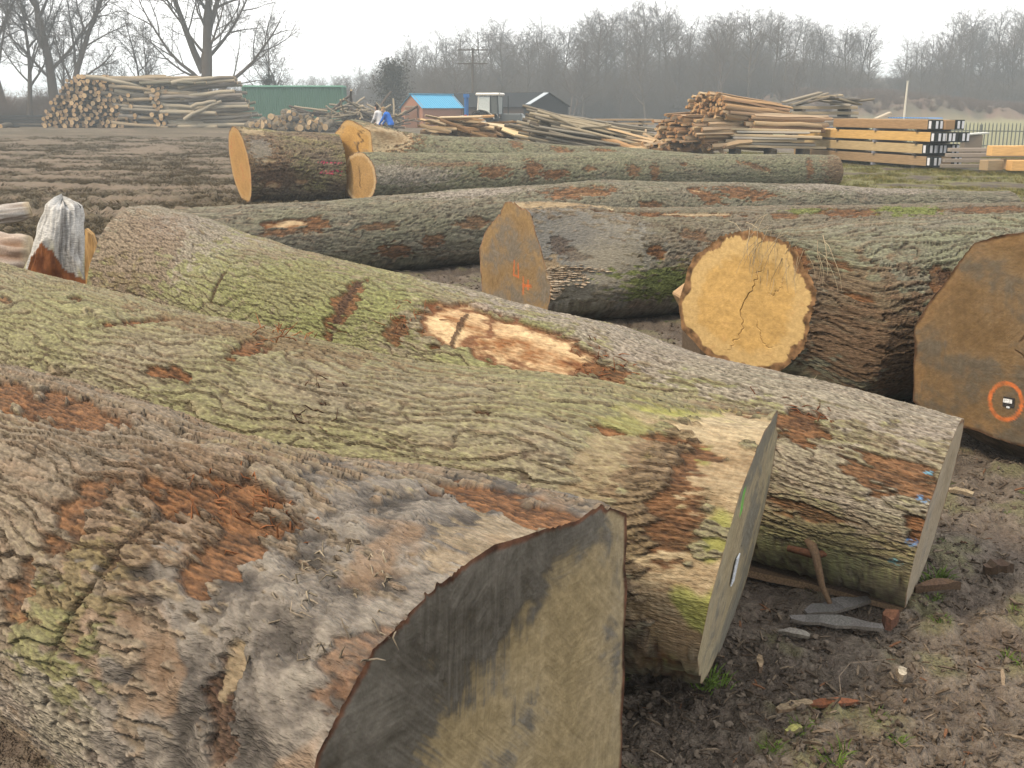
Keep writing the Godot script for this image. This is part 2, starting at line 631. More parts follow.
func build_woods() -> void:
	var bark := Color(0.1, 0.078, 0.058)
	var twig := Color(0.108, 0.088, 0.073)
	# the big trees behind the pole stack
	var big := {"bark": bark, "twig": twig, "wiggle": 0.1, "lift": 0.35, "depth": 4, "counts": [16, 9, 8, 7], "bare": 0.2, "spread": [0.85, 0.75, 0.75, 0.8], "ratio": [0.42, 0.5, 0.5, 0.5], "thick": [0.022, 0.017, 0.014, 0.012], "thin": 0.0135}
	var s1 := big.duplicate()
	s1.stems = [[Vector3(0, 0, 0), Vector3(-0.02, 1, 0), 17.0, 0.55], [Vector3(2.4, 0, 0.6), Vector3(0.12, 1, 0.05), 13.0, 0.24]]
	plant_tree(tree_form(101, s1), "bare_tree", "leafless tree at the far left, thick trunk with a thinner stem beside it", Vector2(-43.2, -95), 1.0, 0.0, "big bare trees behind the pole stack")
	var s2 := big.duplicate()
	s2.stems = [[Vector3(0, 0, 0), Vector3(0.0, 1, 0), 16.0, 0.5], [Vector3(0.9, 0, 0.5), Vector3(0.3, 1, 0.0), 14.0, 0.36]]
	s2.limbs = [[Vector3(0, 5.5, 0), Vector3(-0.75, 0.85, 0.1), 6.0, 0.16]]
	plant_tree(tree_form(205, s2), "bare_tree", "leafless tree above the left pole ends, two trunks, one leaning right", Vector2(-38.8, -95), 1.0, 0.0, "big bare trees behind the pole stack")
	var s3 := big.duplicate()
	s3.stems = [[Vector3(0, 0, 0), Vector3(0.03, 1, 0), 16.0, 0.62]]
	s3.bare = 0.3
	s3.limbs = [[Vector3(0, 4.2, 0), Vector3(-0.55, 1, 0.0), 12.0, 0.34], [Vector3(0, 4.6, 0.1), Vector3(0.3, 1, 0.1), 13.0, 0.32], [Vector3(0, 3.2, 0), Vector3(-0.8, 0.9, 0.2), 9.0, 0.2], [Vector3(0.1, 2.0, 0), Vector3(1.0, 0.42, 0.1), 9.5, 0.24], [Vector3(0, 5.0, 0), Vector3(0.75, 0.75, -0.2), 8.0, 0.2], [Vector3(-0.2, 3.6, 0), Vector3(-1.0, 0.3, 0), 6.0, 0.13]]
	plant_tree(tree_form(310, s3), "bare_tree", "spreading leafless tree left of the green container with a long low limb", Vector2(-26.0, -95), 1.0, 0.0, "big bare trees behind the pole stack")
	var s4 := big.duplicate()
	s4.counts = [12, 7, 6, 4]
	s4.stems = [[Vector3(0, 0, 0), Vector3(0.1, 1, 0), 9.0, 0.16], [Vector3(1.2, 0, 0.6), Vector3(-0.15, 1, 0), 8.0, 0.13]]
	plant_tree(tree_form(411, s4), "small_bare_tree", "slender leafless tree between the two big ones, behind the pole stack", Vector2(-33.5, -101), 1.0, 0.0)
	plant_tree(tree_form(412, s4), "small_bare_tree", "slender leafless tree behind the low limb of the spreading tree", Vector2(-22.5, -104), 0.9, 1.0)
	plant_tree(tree_form(413, s4), "small_bare_tree", "small leafless tree between the first and second big trunks at left", Vector2(-42.0, -104), 0.9, 2.0)
	plant_tree(tree_form(414, s4), "small_bare_tree", "small leafless tree low behind the left end of the pole stack", Vector2(-35.6, -99), 0.62, 3.0)
	plant_tree(leafy_form(51, 3.9, 2.7, 5200, Color(0.035, 0.058, 0.04)), "evergreen_tree", "small dark evergreen rising behind the green container", Vector2(px(278, 98), -98), 1.0, 0.0, "")
	plant_tree(leafy_form(52, 5.3, 4.3, 5200, Color(0.055, 0.052, 0.036)), "evergreen_tree", "dark rounded evergreen left of the brick shed", Vector2(px(397, 100), -100), 1.0, 0.0, "")
	# the wood across the yard: forms shared by many trees
	var forms := []
	for k in 7:
		var f := {"bark": bark * rng.randf_range(0.85, 1.2), "twig": twig, "wiggle": 0.1, "lift": 0.22, "depth": 4, "counts": [17, 7, 6, 4], "bare": 0.28, "spread": [0.9, 0.75, 0.75, 0.8], "ratio": [0.4, 0.5, 0.5, 0.5], "thick": [0.022, 0.016, 0.014, 0.013], "thin": 0.014}
		f.stems = [[Vector3.ZERO, Vector3(0.03 * (k - 3), 1, 0.02), 15.0, 0.26 + 0.02 * (k % 3)]]
		if k % 3 == 1:
			f.stems.append([Vector3(0.3, 0, 0.2), Vector3(0.28, 1, 0.1), 12.0, 0.2])
		if k % 3 == 2:
			f.bare = 0.5
		forms.append(tree_form(700 + k * 13, f))
	rng.seed = 77
	var skyline := [[300, 88], [330, 78], [372, 66], [410, 46], [455, 36], [500, 26], [550, 20], [600, 15], [650, 6], [690, 18], [735, 4], [790, 16], [830, 22], [862, 34], [885, 46], [905, 26], [940, 12], [985, 4], [1030, -6], [1080, -10]]
	for row in 3:
		var at := 306.0 if row < 2 else 322.0
		while at < 1075.0:
			if at > 862.0 and at < 884.0:
				at += 14.0
				continue
			var depth: float = [132.0, 158.0, 190.0][row] + rng.randf_range(-10, 12)
			if at > 790.0:
				depth = maxf(depth, 146.0)
			if at < 400.0:
				depth += 30.0
			var top := 0.0
			for k in skyline.size() - 1:
				if at >= skyline[k][0] and at < skyline[k + 1][0]:
					top = lerpf(skyline[k][1], skyline[k + 1][1], (at - skyline[k][0]) / (skyline[k + 1][0] - skyline[k][0]))
			top += rng.randf_range(-8, 20) if row != 0 else rng.randf_range(2, 46)
			var x := px(at, depth)
			var up := 1.7 + depth * tan(atan((384.0 - top) / 1084.0) - 0.2496)
			var h := up - lie(x, -depth)
			var pick := rng.randi() % forms.size()
			var where: String = "behind the brushwood heap" if at < 410.0 else ("behind the brick shed and barn" if at < 575.0 else ("above the thin poles and big stake heap" if at < 780.0 else ("left of the gap in the skyline" if at < 870.0 else "right of the gap in the skyline")))
			plant_tree(forms[pick], "woodland_tree", "%s bare grey tree of the wood, %s" % [["straight", "twin-stemmed", "high-crowned"][pick % 3], where], Vector2(x, -depth), clampf(h / 16.3, 0.28, 1.5), rng.randf() * TAU, "bare trees of the wood", rng.randf_range(0.9, 1.25))
			at += rng.randf_range(8, 14) if at < 860.0 else rng.randf_range(9, 17)
	# tangled undergrowth that fills the wood between the trunks
	var places := []
	var tints := []
	for k in 900:
		var at := rng.randf_range(290, 1090)
		var depth := rng.randf_range(126, 205)
		if at > 800.0:
			depth = rng.randf_range(136, 205)
		if at < 420.0:
			depth += 25.0
		var x := px(at, depth)
		var s := rng.randf_range(0.35, 0.85) * (1.0 if at < 760.0 else 0.7) * (0.55 if at < 380.0 else 1.0)
		if at > 860.0 and at < 890.0:
			s *= 0.5
		places.append(Transform3D(Basis(Vector3.UP, rng.randf() * TAU).scaled(Vector3(s * 1.25, s, s * 1.25)), Vector3(x, lie(x, -depth) - 0.2, -depth)))
		tints.append(Color.WHITE * rng.randf_range(0.8, 1.15))
	for k in 3:
		var some := places.slice(k * 300, k * 300 + 300)
		scatter(["woodland_undergrowth", "woodland_thicket", "woodland_brush"][k], bush_form(900 + k, 6.5, 34, Color(0.108, 0.087, 0.07), 0.016), M.chip, some)
	# low scrub at the foot of the left-hand trees and along the bank
	var low := []
	for k in 240:
		var depth := rng.randf_range(92, 112)
		var x := px(rng.randf_range(-20, 345), depth)
		low.append(Transform3D(Basis(Vector3.UP, rng.randf() * TAU).scaled(Vector3.ONE * rng.randf_range(0.16, 0.5)), Vector3(x, lie(x, -depth) - 0.1, -depth)))
	for k in 500:
		var depth := rng.randf_range(108, 140)
		var x := px(rng.randf_range(770, 1080), depth)
		low.append(Transform3D(Basis(Vector3.UP, rng.randf() * TAU).scaled(Vector3(1.2, 0.8, 1.2) * rng.randf_range(0.08, 0.2)), Vector3(x, lie(x, -depth) - 0.05, -depth)))
	scatter("low_scrub", bush_form(940, 6.0, 40, Color(0.14, 0.1, 0.075), 0.02), M.chip, low)


# ---------------------------------------------------------------- buildings, vehicles, people
func slab(lo: Vector3, hi: Vector3, col: Color, bevel := 0.0) -> ArrayMesh:
	var G := Geo.new()
	G.box(lo, hi, col, bevel)
	return G.mesh()


func ribbed(width: float, height: float, pitch: float, depth: float, col: Color) -> ArrayMesh:   # a profiled sheet in x-y, facing +z
	var G := Geo.new()
	var n := int(width / pitch)
	var xs := []
	for k in n:
		for q in [[0.0, 0.0], [0.35, 0.0], [0.5, 1.0], [0.85, 1.0]]:
			xs.append(Vector2((k + q[0]) * width / n, q[1] * depth))
	xs.append(Vector2(width, 0))
	for k in xs.size() - 1:
		var a: Vector2 = xs[k]
		var b: Vector2 = xs[k + 1]
		G.quad(Vector3(a.x, 0, a.y), Vector3(a.x, height, a.y), Vector3(b.x, height, b.y), Vector3(b.x, 0, b.y), col)
	return G.mesh()


func build_yard_buildings() -> void:
	var green := Color(0.075, 0.165, 0.125)
	var c := thing("container_store", "long green steel container store behind the firewood heap", "container", Vector3(-19.7, lie(-16, -82), -82.0), 0.06)
	part("side_wall", ribbed(7.3, 2.55, 0.16, 0.022, green), M.chip, c, Vector3(0, 0.15, 0))
	part("end_wall", ribbed(2.4, 2.55, 0.28, 0.04, green * 1.15), M.chip, c, Vector3(0, 0.15, -2.4), Vector3(0, -PI / 2, 0))
	part("end_wall", ribbed(2.4, 2.55, 0.28, 0.04, green), M.chip, c, Vector3(7.3, 0.15, 0), Vector3(0, PI / 2, 0))
	part("back_wall", ribbed(7.3, 2.55, 0.16, 0.022, green), M.chip, c, Vector3(7.3, 0.15, -2.4), Vector3(0, PI, 0))
	part("roof", slab(Vector3(-0.05, 2.7, -2.5), Vector3(7.35, 2.82, 0.1), green * 2.6, 0.02), M.chip, c)
	part("base_rail", slab(Vector3(-0.05, 0, -2.45), Vector3(7.35, 0.15, 0.06), green * 0.8), M.chip, c)
	for x in [-0.04, 7.2]:
		for z in [-2.46, 0.0]:
			part("corner_post", slab(Vector3(x, 0.15, z - 0.04), Vector3(x + 0.14, 2.7, z + 0.09), green * 1.1), M.chip, c)
	# brick shed with a blue roof; +x along the ridge, gable at x = 0
	var brick := Color(0.38, 0.19, 0.125)
	var sh := thing("brick_shed", "small pink brick shed with a bright blue sheet roof", "shed", Vector3(-7.45, lie(-6, -85), -83.0), 0.84)
	var gb := Geo.new()
	gb.prism([Vector2(-1.15, 0), Vector2(1.15, 0), Vector2(1.15, 1.55), Vector2(0, 2.45), Vector2(-1.15, 1.55)], -0.1, 0.0, brick)
	part("gable_wall", gb.mesh(), M.brick, sh, Vector3(0, 0, 0), Vector3(0, -PI / 2, 0))
	part("gable_wall", gb.mesh(), M.brick, sh, Vector3(4.2, 0, 0), Vector3(0, -PI / 2, 0))
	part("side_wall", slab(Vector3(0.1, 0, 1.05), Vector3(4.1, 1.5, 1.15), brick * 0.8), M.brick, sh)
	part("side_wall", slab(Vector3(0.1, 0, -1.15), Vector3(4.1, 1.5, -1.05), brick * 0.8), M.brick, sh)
	part("door", slab(Vector3(-0.06, 0.02, -0.55), Vector3(0.0, 1.5, 0.75), Color(0.2, 0.105, 0.065)), M.chip, sh, Vector3(-0.11, 0, 0))
	part("door_frame", slab(Vector3(-0.03, 1.5, -0.65), Vector3(0.0, 1.6, 0.85), Color(0.3, 0.24, 0.18)), M.chip, sh, Vector3(-0.11, 0, 0))
	var slope := atan2(0.9, 1.15)
	for sd in [0, 1]:
		part("roof_sheet", ribbed(4.5, 1.62, 0.22, 0.03, Color(0.055, 0.3, 0.5)), M.gloss, sh, Vector3(-0.15 if sd == 0 else 4.35, 1.42, 1.28 if sd == 0 else -1.28), Vector3(-(PI / 2 - slope), 0 if sd == 0 else PI, 0))
	part("ridge_cap", slab(Vector3(-0.16, 2.42, -0.1), Vector3(4.36, 2.5, 0.1), Color(0.12, 0.36, 0.52)), M.chip, sh)
	# dark barn
	var dk := Color(0.026, 0.029, 0.034)
	var b := thing("timber_barn", "low dark barn behind the tractor with a pale strip along its roof", "barn", Vector3(2.62, lie(2, -86), -84.0), 0.9)
	b.scale = Vector3.ONE * 0.8
	var bg := Geo.new()
	bg.prism([Vector2(-3.4, 0), Vector2(3.4, 0), Vector2(3.4, 1.9), Vector2(0, 3.15), Vector2(-3.4, 1.9)], -0.12, 0.0, dk)
	part("gable_wall", bg.mesh(), M.boards, b)
	part("gable_wall", bg.mesh(), M.boards, b, Vector3(0, 0, -15.0))
	part("side_wall", slab(Vector3(-3.38, 0, -14.9), Vector3(-3.28, 1.88, -0.13), Color(0.085, 0.07, 0.06)), M.boards, b)
	part("side_wall", slab(Vector3(3.28, 0, -14.9), Vector3(3.38, 1.88, -0.13), dk), M.boards, b)
	part("green_base_band", slab(Vector3(-3.3, 0, 0.01), Vector3(3.42, 0.75, 0.05), Color(0.03, 0.075, 0.06)), M.chip, b)
	var bs := atan2(1.25, 3.4)
	for sd in [-1.0, 1.0]:
		part("roof_slope", ribbed(15.7, 3.85, 0.35, 0.04, Color(0.022, 0.024, 0.028)), M.chip, b, Vector3(3.62 * sd, 1.86, 0.3 if sd > 0.0 else -15.4), Vector3(-(PI / 2 - bs), PI / 2 * sd, 0)).rotation_order = EULER_ORDER_YXZ
	part("roof_light", slab(Vector3(-1.5, 0, 0), Vector3(1.5, 0.05, 0.55), Color(0.36, 0.41, 0.46)), M.gloss, b, Vector3(-1.75, 2.62, -0.1), Vector3(0, 0, bs))
	build_tractor()
	# telegraph pole
	var tp := thing("telegraph_pole", "thin wooden telegraph pole with two crossarms above the blue roof", "pole", Vector3(-3.3, lie(-3.3, -95), -95))
	var G := Geo.new()
	G.tube([Vector3(0, -0.3, 0), Vector3(0, 3, 0), Vector3(0, 6.3, 0)], [0.13, 0.12, 0.09], 8, Color(0.1, 0.085, 0.07), true, Color(0.1, 0.085, 0.07))
	part("post", G.mesh(), M.chip, tp)
	for y in [6.1, 5.0]:
		part("crossarm", slab(Vector3(-1.25, y, -0.05), Vector3(1.25, y + 0.1, 0.05), Color(0.1, 0.085, 0.07)), M.chip, tp, Vector3(0, 0, 0.12))
		for x in [-1.1, -0.4, 0.4, 1.1]:
			var I := Geo.new()
			I.tube([Vector3(x, y + 0.1, 0.12), Vector3(x, y + 0.24, 0.12)], [0.03, 0.045], 6, Color(0.3, 0.3, 0.28), true, Color(0.3, 0.3, 0.28))
			part("insulator", I.mesh(), M.chip, tp)
	var wp := Geo.new()
	wp.tube([Vector3(0, -0.2, 0), Vector3(0.02, 2, 0), Vector3(0.06, 3.9, 0)], [0.09, 0.085, 0.07], 8, Color(0.62, 0.58, 0.5), true, Color(0.5, 0.47, 0.4))
	var wt := thing("pale_post", "tall pale post standing on the field behind the beams", "post", Vector3(31.6, lie(31.6, -90), -90))
	part("shaft", wp.mesh(), M.chip, wt)
	part("top_cap", slab(Vector3(-0.03, 3.9, -0.09), Vector3(0.15, 3.97, 0.09), Color(0.5, 0.48, 0.42)), M.chip, wt)
	build_fence()
	build_people()


func build_tractor() -> void:
	# +x is the front
	var t := thing("tractor", "old tractor with a white-roofed cab, red loader frame at its back", "tractor", Vector3(-1.25, lie(-1, -64) - 0.1, -64.0), -0.2)
	var white := Color(0.68, 0.67, 0.62)
	var dark := Color(0.05, 0.055, 0.06)
	var cab := Geo.new()
	for x in [-0.62, 0.16, 0.62]:
		for z in [-0.62, 0.62]:
			cab.tube([Vector3(x, 1.05, z), Vector3(x * 0.86, 2.3, z * 0.9)], [0.05, 0.04], 6, white if x < 0.0 else dark)
	cab.box(Vector3(-0.68, 1.0, -0.68), Vector3(0.68, 1.08, 0.68), dark)
	part("cab_frame", cab.mesh(), M.chip, t)
	part("cab_roof", slab(Vector3(-0.72, 2.3, -0.7), Vector3(0.72, 2.46, 0.7), white, 0.06), M.gloss, t)
	var glass := Color(0.45, 0.5, 0.5)
	for w in [[-0.56, 0.12], [0.18, 0.56]]:
		part("side_window", slab(Vector3(w[0], 1.3, 0.57), Vector3(w[1], 2.25, 0.59), glass * (0.95 if w[0] < 0.0 else 0.2)), M.gloss, t)
	part("rear_window", slab(Vector3(-0.6, 1.3, -0.55), Vector3(-0.57, 2.25, 0.55), glass), M.gloss, t)
	part("front_window", slab(Vector3(0.56, 1.3, -0.55), Vector3(0.59, 2.25, 0.55), glass * 0.6), M.gloss, t)
	part("bonnet", slab(Vector3(0.65, 0.75, -0.36), Vector3(1.9, 1.32, 0.36), Color(0.09, 0.1, 0.105), 0.06), M.gloss, t)
	part("grille", slab(Vector3(1.9, 0.8, -0.3), Vector3(1.94, 1.26, 0.3), Color(0.3, 0.32, 0.32)), M.chip, t)
	for z in [-0.2, 0.2]:
		part("headlamp", slab(Vector3(1.94, 1.05, z - 0.07), Vector3(1.98, 1.2, z + 0.07), Color(0.7, 0.72, 0.7), 0.015), M.gloss, t)
	var ex := Geo.new()
	ex.tube([Vector3(1.1, 1.3, 0.2), Vector3(1.1, 2.3, 0.2)], [0.04, 0.035], 6, dark)
	part("exhaust_pipe", ex.mesh(), M.chip, t)
	for w in [[-0.35, 0.72, 0.34], [1.55, 0.45, 0.22]]:
		for z in [-0.72, 0.72]:
			var W := Geo.new()
			W.tube([Vector3(w[0], w[1], z - w[2] * 0.5), Vector3(w[0], w[1], z - w[2] * 0.3), Vector3(w[0], w[1], z + w[2] * 0.3), Vector3(w[0], w[1], z + w[2] * 0.5)], [w[1] * 0.88, w[1], w[1], w[1] * 0.88], 20, Color(0.022, 0.022, 0.022), true, Color(0.022, 0.022, 0.022))
			for k in 16:
				var a := TAU * k / 16
				W.box(Vector3(w[0] + cos(a) * w[1] - 0.04, w[1] + sin(a) * w[1] - 0.04, z - w[2] * 0.48), Vector3(w[0] + cos(a) * w[1] + 0.04, w[1] + sin(a) * w[1] + 0.04, z + w[2] * 0.48), Color(0.022, 0.022, 0.022))
			var tyre := part("wheel", W.mesh(), M.chip, t)
			var Rm := Geo.new()
			Rm.tube([Vector3(w[0], w[1], z - w[2] * 0.52), Vector3(w[0], w[1], z + w[2] * 0.52)], [w[1] * 0.5, w[1] * 0.5], 14, Color(0.5, 0.5, 0.46), true, Color(0.5, 0.5, 0.46))
			part("rim", Rm.mesh(), M.chip, tyre)
			if w[0] < 0.0:
				var Md := Geo.new()
				for k in 6:
					var a := PI * (0.12 + 0.13 * k)
					var a2 := PI * (0.12 + 0.13 * (k + 1))
					var o := Vector3(w[0], w[1], z)
					Md.quad(o + Vector3(cos(a2), sin(a2), 0) * 0.82 - Vector3(0, 0, 0.2), o + Vector3(cos(a2), sin(a2), 0) * 0.82 + Vector3(0, 0, 0.2), o + Vector3(cos(a), sin(a), 0) * 0.82 + Vector3(0, 0, 0.2), o + Vector3(cos(a), sin(a), 0) * 0.82 - Vector3(0, 0, 0.2), Color(0.6, 0.58, 0.52))
				part("mudguard", Md.mesh(), M.chip, t)
	var lo := Geo.new()
	for z in [-0.4, 0.4]:
		lo.tube([Vector3(-0.7, 0.8, z), Vector3(-1.35, 0.95, z), Vector3(-1.35, 1.25, z)], [0.08, 0.08, 0.08], 6, Color(0.5, 0.05, 0.035))
	lo.box(Vector3(-1.45, 0.75, -0.6), Vector3(-1.25, 1.05, 0.6), Color(0.5, 0.05, 0.035))
	part("loader_frame", lo.mesh(), M.chip, t)
	var mast := Geo.new()
	for z in [-0.25, 0.2]:
		mast.tube([Vector3(-1.4, 1.0, z), Vector3(-1.4, 2.3, z)], [0.07, 0.07], 6, Color(0.04, 0.16, 0.42))
	mast.box(Vector3(-1.5, 2.2, -0.35), Vector3(-1.3, 2.4, 0.3), Color(0.04, 0.16, 0.42))
	part("blue_mast", mast.mesh(), M.chip, t)
	part("white_weight", slab(Vector3(-1.75, 0.75, -0.3), Vector3(-1.46, 1.2, 0.3), Color(0.6, 0.6, 0.56), 0.03), M.chip, t)


func build_fence() -> void:
	var f := thing("palisade_fence", "grey palisade fence of pointed pales across the pale field", "fence", Vector3(20, 0, -63.5))
	var grey := Color(0.16, 0.175, 0.15)
	var pale_mesh := Geo.new()
	pale_mesh.prism([Vector2(-0.035, 0), Vector2(0.035, 0), Vector2(0.035, 1.38), Vector2(0.0, 1.5), Vector2(-0.035, 1.38)], -0.015, 0.015, grey)
	var pm := pale_mesh.mesh()
	var from := Vector3(20, 0, -63.5)
	var to := Vector3(33, 0, -54.0)
	var n := 84
	for k in n:
		var p := from.lerp(to, float(k) / (n - 1))
		part("pale", pm, M.chip, f, Vector3(p.x - 20, lie(p.x, p.z) + 0.05, p.z + 63.5), Vector3(0, 0.63, 0))
	for y in [0.35, 1.12]:
		var R := Geo.new()
		for k in 12:
			var a := from.lerp(to, k / 12.0)
			var b := from.lerp(to, (k + 1) / 12.0)
			R.tube([a - from + Vector3(0, lie(a.x, a.z) + y, -0.05), b - from + Vector3(0, lie(b.x, b.z) + y, -0.05)], [0.03, 0.03], 4, grey)
		part("rail", R.mesh(), M.chip, f)
	for k in 6:
		var p := from.lerp(to, k / 5.0)
		part("fence_post", slab(Vector3(-0.06, 0, -0.06), Vector3(0.06, 1.45, 0.06), grey * 0.9), M.chip, f, Vector3(p.x - 20, lie(p.x, p.z), p.z + 63.4))


# a figure as one surface round its bones: surface nets on a field of tapered capsules
func figure(bones: Array, step: float, lo: Vector3, hi: Vector3, tint: Callable) -> ArrayMesh:
	var nx := int((hi.x - lo.x) / step) + 2
	var ny := int((hi.y - lo.y) / step) + 2
	var nz := int((hi.z - lo.z) / step) + 2
	var F := PackedFloat32Array()
	F.resize(nx * ny * nz)
	for z in nz:
		for y in ny:
			for x in nx:
				var p := lo + Vector3(x, y, z) * step
				var d := 10.0
				for b in bones:   # [a, b, ra, rb]
					var ab: Vector3 = b[1] - b[0]
					var t := clampf((p - b[0]).dot(ab) / maxf(ab.length_squared(), 1e-6), 0.0, 1.0)
					var q: float = (p - b[0] - ab * t).length() - lerpf(b[2], b[3], t)
					var h := clampf(0.5 + 0.5 * (d - q) / 0.03, 0.0, 1.0)
					d = lerpf(d, q, h) - 0.03 * h * (1.0 - h)
				F[(z * ny + y) * nx + x] = d
	var id := {}
	var G := Geo.new()
	var off := [0, 1, nx, nx + 1, nx * ny, nx * ny + 1, nx * ny + nx, nx * ny + nx + 1]
	for z in nz - 1:
		for y in ny - 1:
			for x in nx - 1:
				var k := (z * ny + y) * nx + x
				var inside := 0
				for o in off:
					if F[k + int(o)] < 0.0:
						inside += 1
				if inside == 0 or inside == 8:
					continue
				var sum := Vector3.ZERO
				var cnt := 0
				for e in [[0, 1], [2, 3], [4, 5], [6, 7], [0, 2], [1, 3], [4, 6], [5, 7], [0, 4], [1, 5], [2, 6], [3, 7]]:
					var fa := F[k + off[e[0]]]
					var fb := F[k + off[e[1]]]
					if (fa < 0.0) != (fb < 0.0):
						var t := fa / (fa - fb)
						var a := Vector3(e[0] & 1, (e[0] >> 1) & 1, e[0] >> 2)
						var b := Vector3(e[1] & 1, (e[1] >> 1) & 1, e[1] >> 2)
						sum += a.lerp(b, t)
						cnt += 1
				id[k] = G.p.size()
				var P := lo + (Vector3(x, y, z) + sum / cnt) * step
				G.p.append(P)
				G.n.append(Vector3(F[k + 1] - F[k], F[k + nx] - F[k], F[k + nx * ny] - F[k]).normalized())
				G.c.append(tint.call(P))
	for k in id:
		for ax in 3:
			var st: int = [1, nx, nx * ny][ax]
			var u: int = [nx, nx * ny, 1][ax]
			var v: int = [nx * ny, 1, nx][ax]
			if k + st >= F.size() or (F[k] < 0.0) == (F[k + st] < 0.0):
				continue
			if id.has(k - u) and id.has(k - v) and id.has(k - u - v):
				var q := [id[k], id[k - u], id[k - u - v], id[k - v]]
				if F[k] < 0.0:
					q.reverse()
				G.ix.append_array([q[0], q[1], q[2], q[0], q[2], q[3]])
	return G.mesh()


func build_people() -> void:
	var jacket := Color(0.03, 0.16, 0.6)
	var skin := Color(0.5, 0.3, 0.22)
	var make := func(bend: float, top: Color, legs: Color, hair: Color) -> Array:
		var hip := Vector3(0, 0.92, 0)
		var chest := hip + Vector3(sin(bend) * 0.42, cos(bend) * 0.42, 0)
		var neck := chest + Vector3(sin(bend) * 0.14, cos(bend) * 0.14, 0)
		var head := neck + Vector3(sin(bend * 1.2) * 0.17, cos(bend * 1.2) * 0.17, 0)
		var bones := [[hip, chest, 0.15, 0.17], [chest, neck, 0.16, 0.065], [neck, head, 0.055, 0.06], [head + Vector3(0, -0.03, 0), head + Vector3(0, 0.05, 0), 0.085, 0.098], [head + Vector3(0.08, -0.02, 0), head + Vector3(0.105, -0.03, 0), 0.02, 0.015]]
		for s in [-1.0, 1.0]:
			var sh: Vector3 = chest + Vector3(0, 0.05, s * 0.18)
			var el: Vector3 = sh + Vector3(0.06 + bend * 0.2, -0.27, s * 0.05)
			var wr: Vector3 = el + Vector3(0.16, -0.19, -s * 0.03)
			bones.append([chest + Vector3(0, 0.04, 0), sh, 0.1, 0.075])
			bones.append([sh, el, 0.068, 0.052])
			bones.append([el, wr, 0.05, 0.034])
			bones.append([wr, wr + Vector3(0.06, -0.05, 0), 0.034, 0.036])
			for f in 4:
				bones.append([wr + Vector3(0.06, -0.05, (f - 1.5) * 0.019), wr + Vector3(0.1, -0.115 + 0.008 * absf(f - 1.0), (f - 1.5) * 0.021), 0.012, 0.009])
			bones.append([wr + Vector3(0.03, -0.02, -s * 0.03), wr + Vector3(0.08, -0.05, -s * 0.055), 0.013, 0.01])
			var kn: Vector3 = hip + Vector3(0.03 * s + 0.02, -0.44, s * 0.1)
			var an: Vector3 = kn + Vector3(-0.02, -0.4, 0)
			bones.append([hip + Vector3(0, -0.04, s * 0.08), kn, 0.105, 0.065])
			bones.append([kn, an, 0.062, 0.045])
			bones.append([an + Vector3(-0.02, -0.03, 0), an + Vector3(0.17, -0.045, s * 0.02), 0.045, 0.04])
		var tint := func(p: Vector3) -> Color:
			if (p - head).length() < 0.155:
				return hair if p.y > head.y + 0.035 or p.x < head.x - 0.02 else skin
			for s in [-1.0, 1.0]:
				var w: Vector3 = chest + Vector3(0.06 + bend * 0.2 + 0.16, 0.05 - 0.46, s * 0.2)
				if p.distance_to(w + Vector3(0.06, -0.06, 0)) < 0.1:
					return skin
			if p.y < 0.13:
				return Color(0.03, 0.025, 0.02)
			return top if p.y > 0.86 else legs
		return [figure(bones, 0.022, Vector3(-0.42, -0.02, -0.45), Vector3(0.72, 1.82, 0.45), tint)]
	var p1 := thing("person", "person in a bright blue jacket bending among the brushwood by the shed", "person", Vector3(-5.65, lie(-5.65, -52), -52), PI * 0.9)
	part("body", make.call(0.5, jacket, Color(0.05, 0.06, 0.09), Color(0.32, 0.22, 0.12))[0], M.chip, p1)
	var p2 := thing("person", "person in a white top and dark trousers beside the one in blue", "person", Vector3(-6.35, lie(-6.35, -53.5), -53.5), PI * 0.85)
	part("body", make.call(0.2, Color(0.68, 0.68, 0.7), Color(0.035, 0.05, 0.04), Color(0.03, 0.022, 0.02))[0], M.chip, p2)


# ---------------------------------------------------------------- felled trunks
# at: point on the ground under the near cut; az: bearing of the trunk, degrees to the left; prof: (metres along, radius)
# patches: [kind, metres along, degrees round from the top, half length, half width, strength, turn]
const STRIP_NAMES := {"red": "stripped_bark_patch", "wood": "bare_wood_patch", "clay": "muddy_trimmed_butt", "pale": "trimmed_flare", "dark": "gouge", "paint": "paint_mark"}


func prof_at(prof: Array, s: float) -> float:
	if s <= prof[0].x:
		return prof[0].y
	for i in prof.size() - 1:
		if s < prof[i + 1].x:
			var t: float = (s - prof[i].x) / (prof[i + 1].x - prof[i].x)
			return lerpf(prof[i].y, prof[i + 1].y, t * t * (3.0 - 2.0 * t) * 0.5 + t * 0.5)
	return prof[-1].y


func poly_reach(poly: Array, cw: float, cy: float, th: float) -> float:   # from the middle of the outline to its rim
	var dx := sin(th)
	var dy := cos(th)
	var best := 0.2
	for i in poly.size():
		var p: Vector2 = poly[i] - Vector2(cw, cy)
		var q: Vector2 = poly[(i + 1) % poly.size()] - Vector2(cw, cy)
		var e := q - p
		var den := dx * e.y - dy * e.x
		if absf(den) < 1e-9:
			continue
		var t := (p.x * e.y - p.y * e.x) / den
		var u := (p.x * dy - p.y * dx) / den
		if t > 0.0 and u >= -1e-6 and u <= 1.000001:
			best = maxf(best, t)
	return best


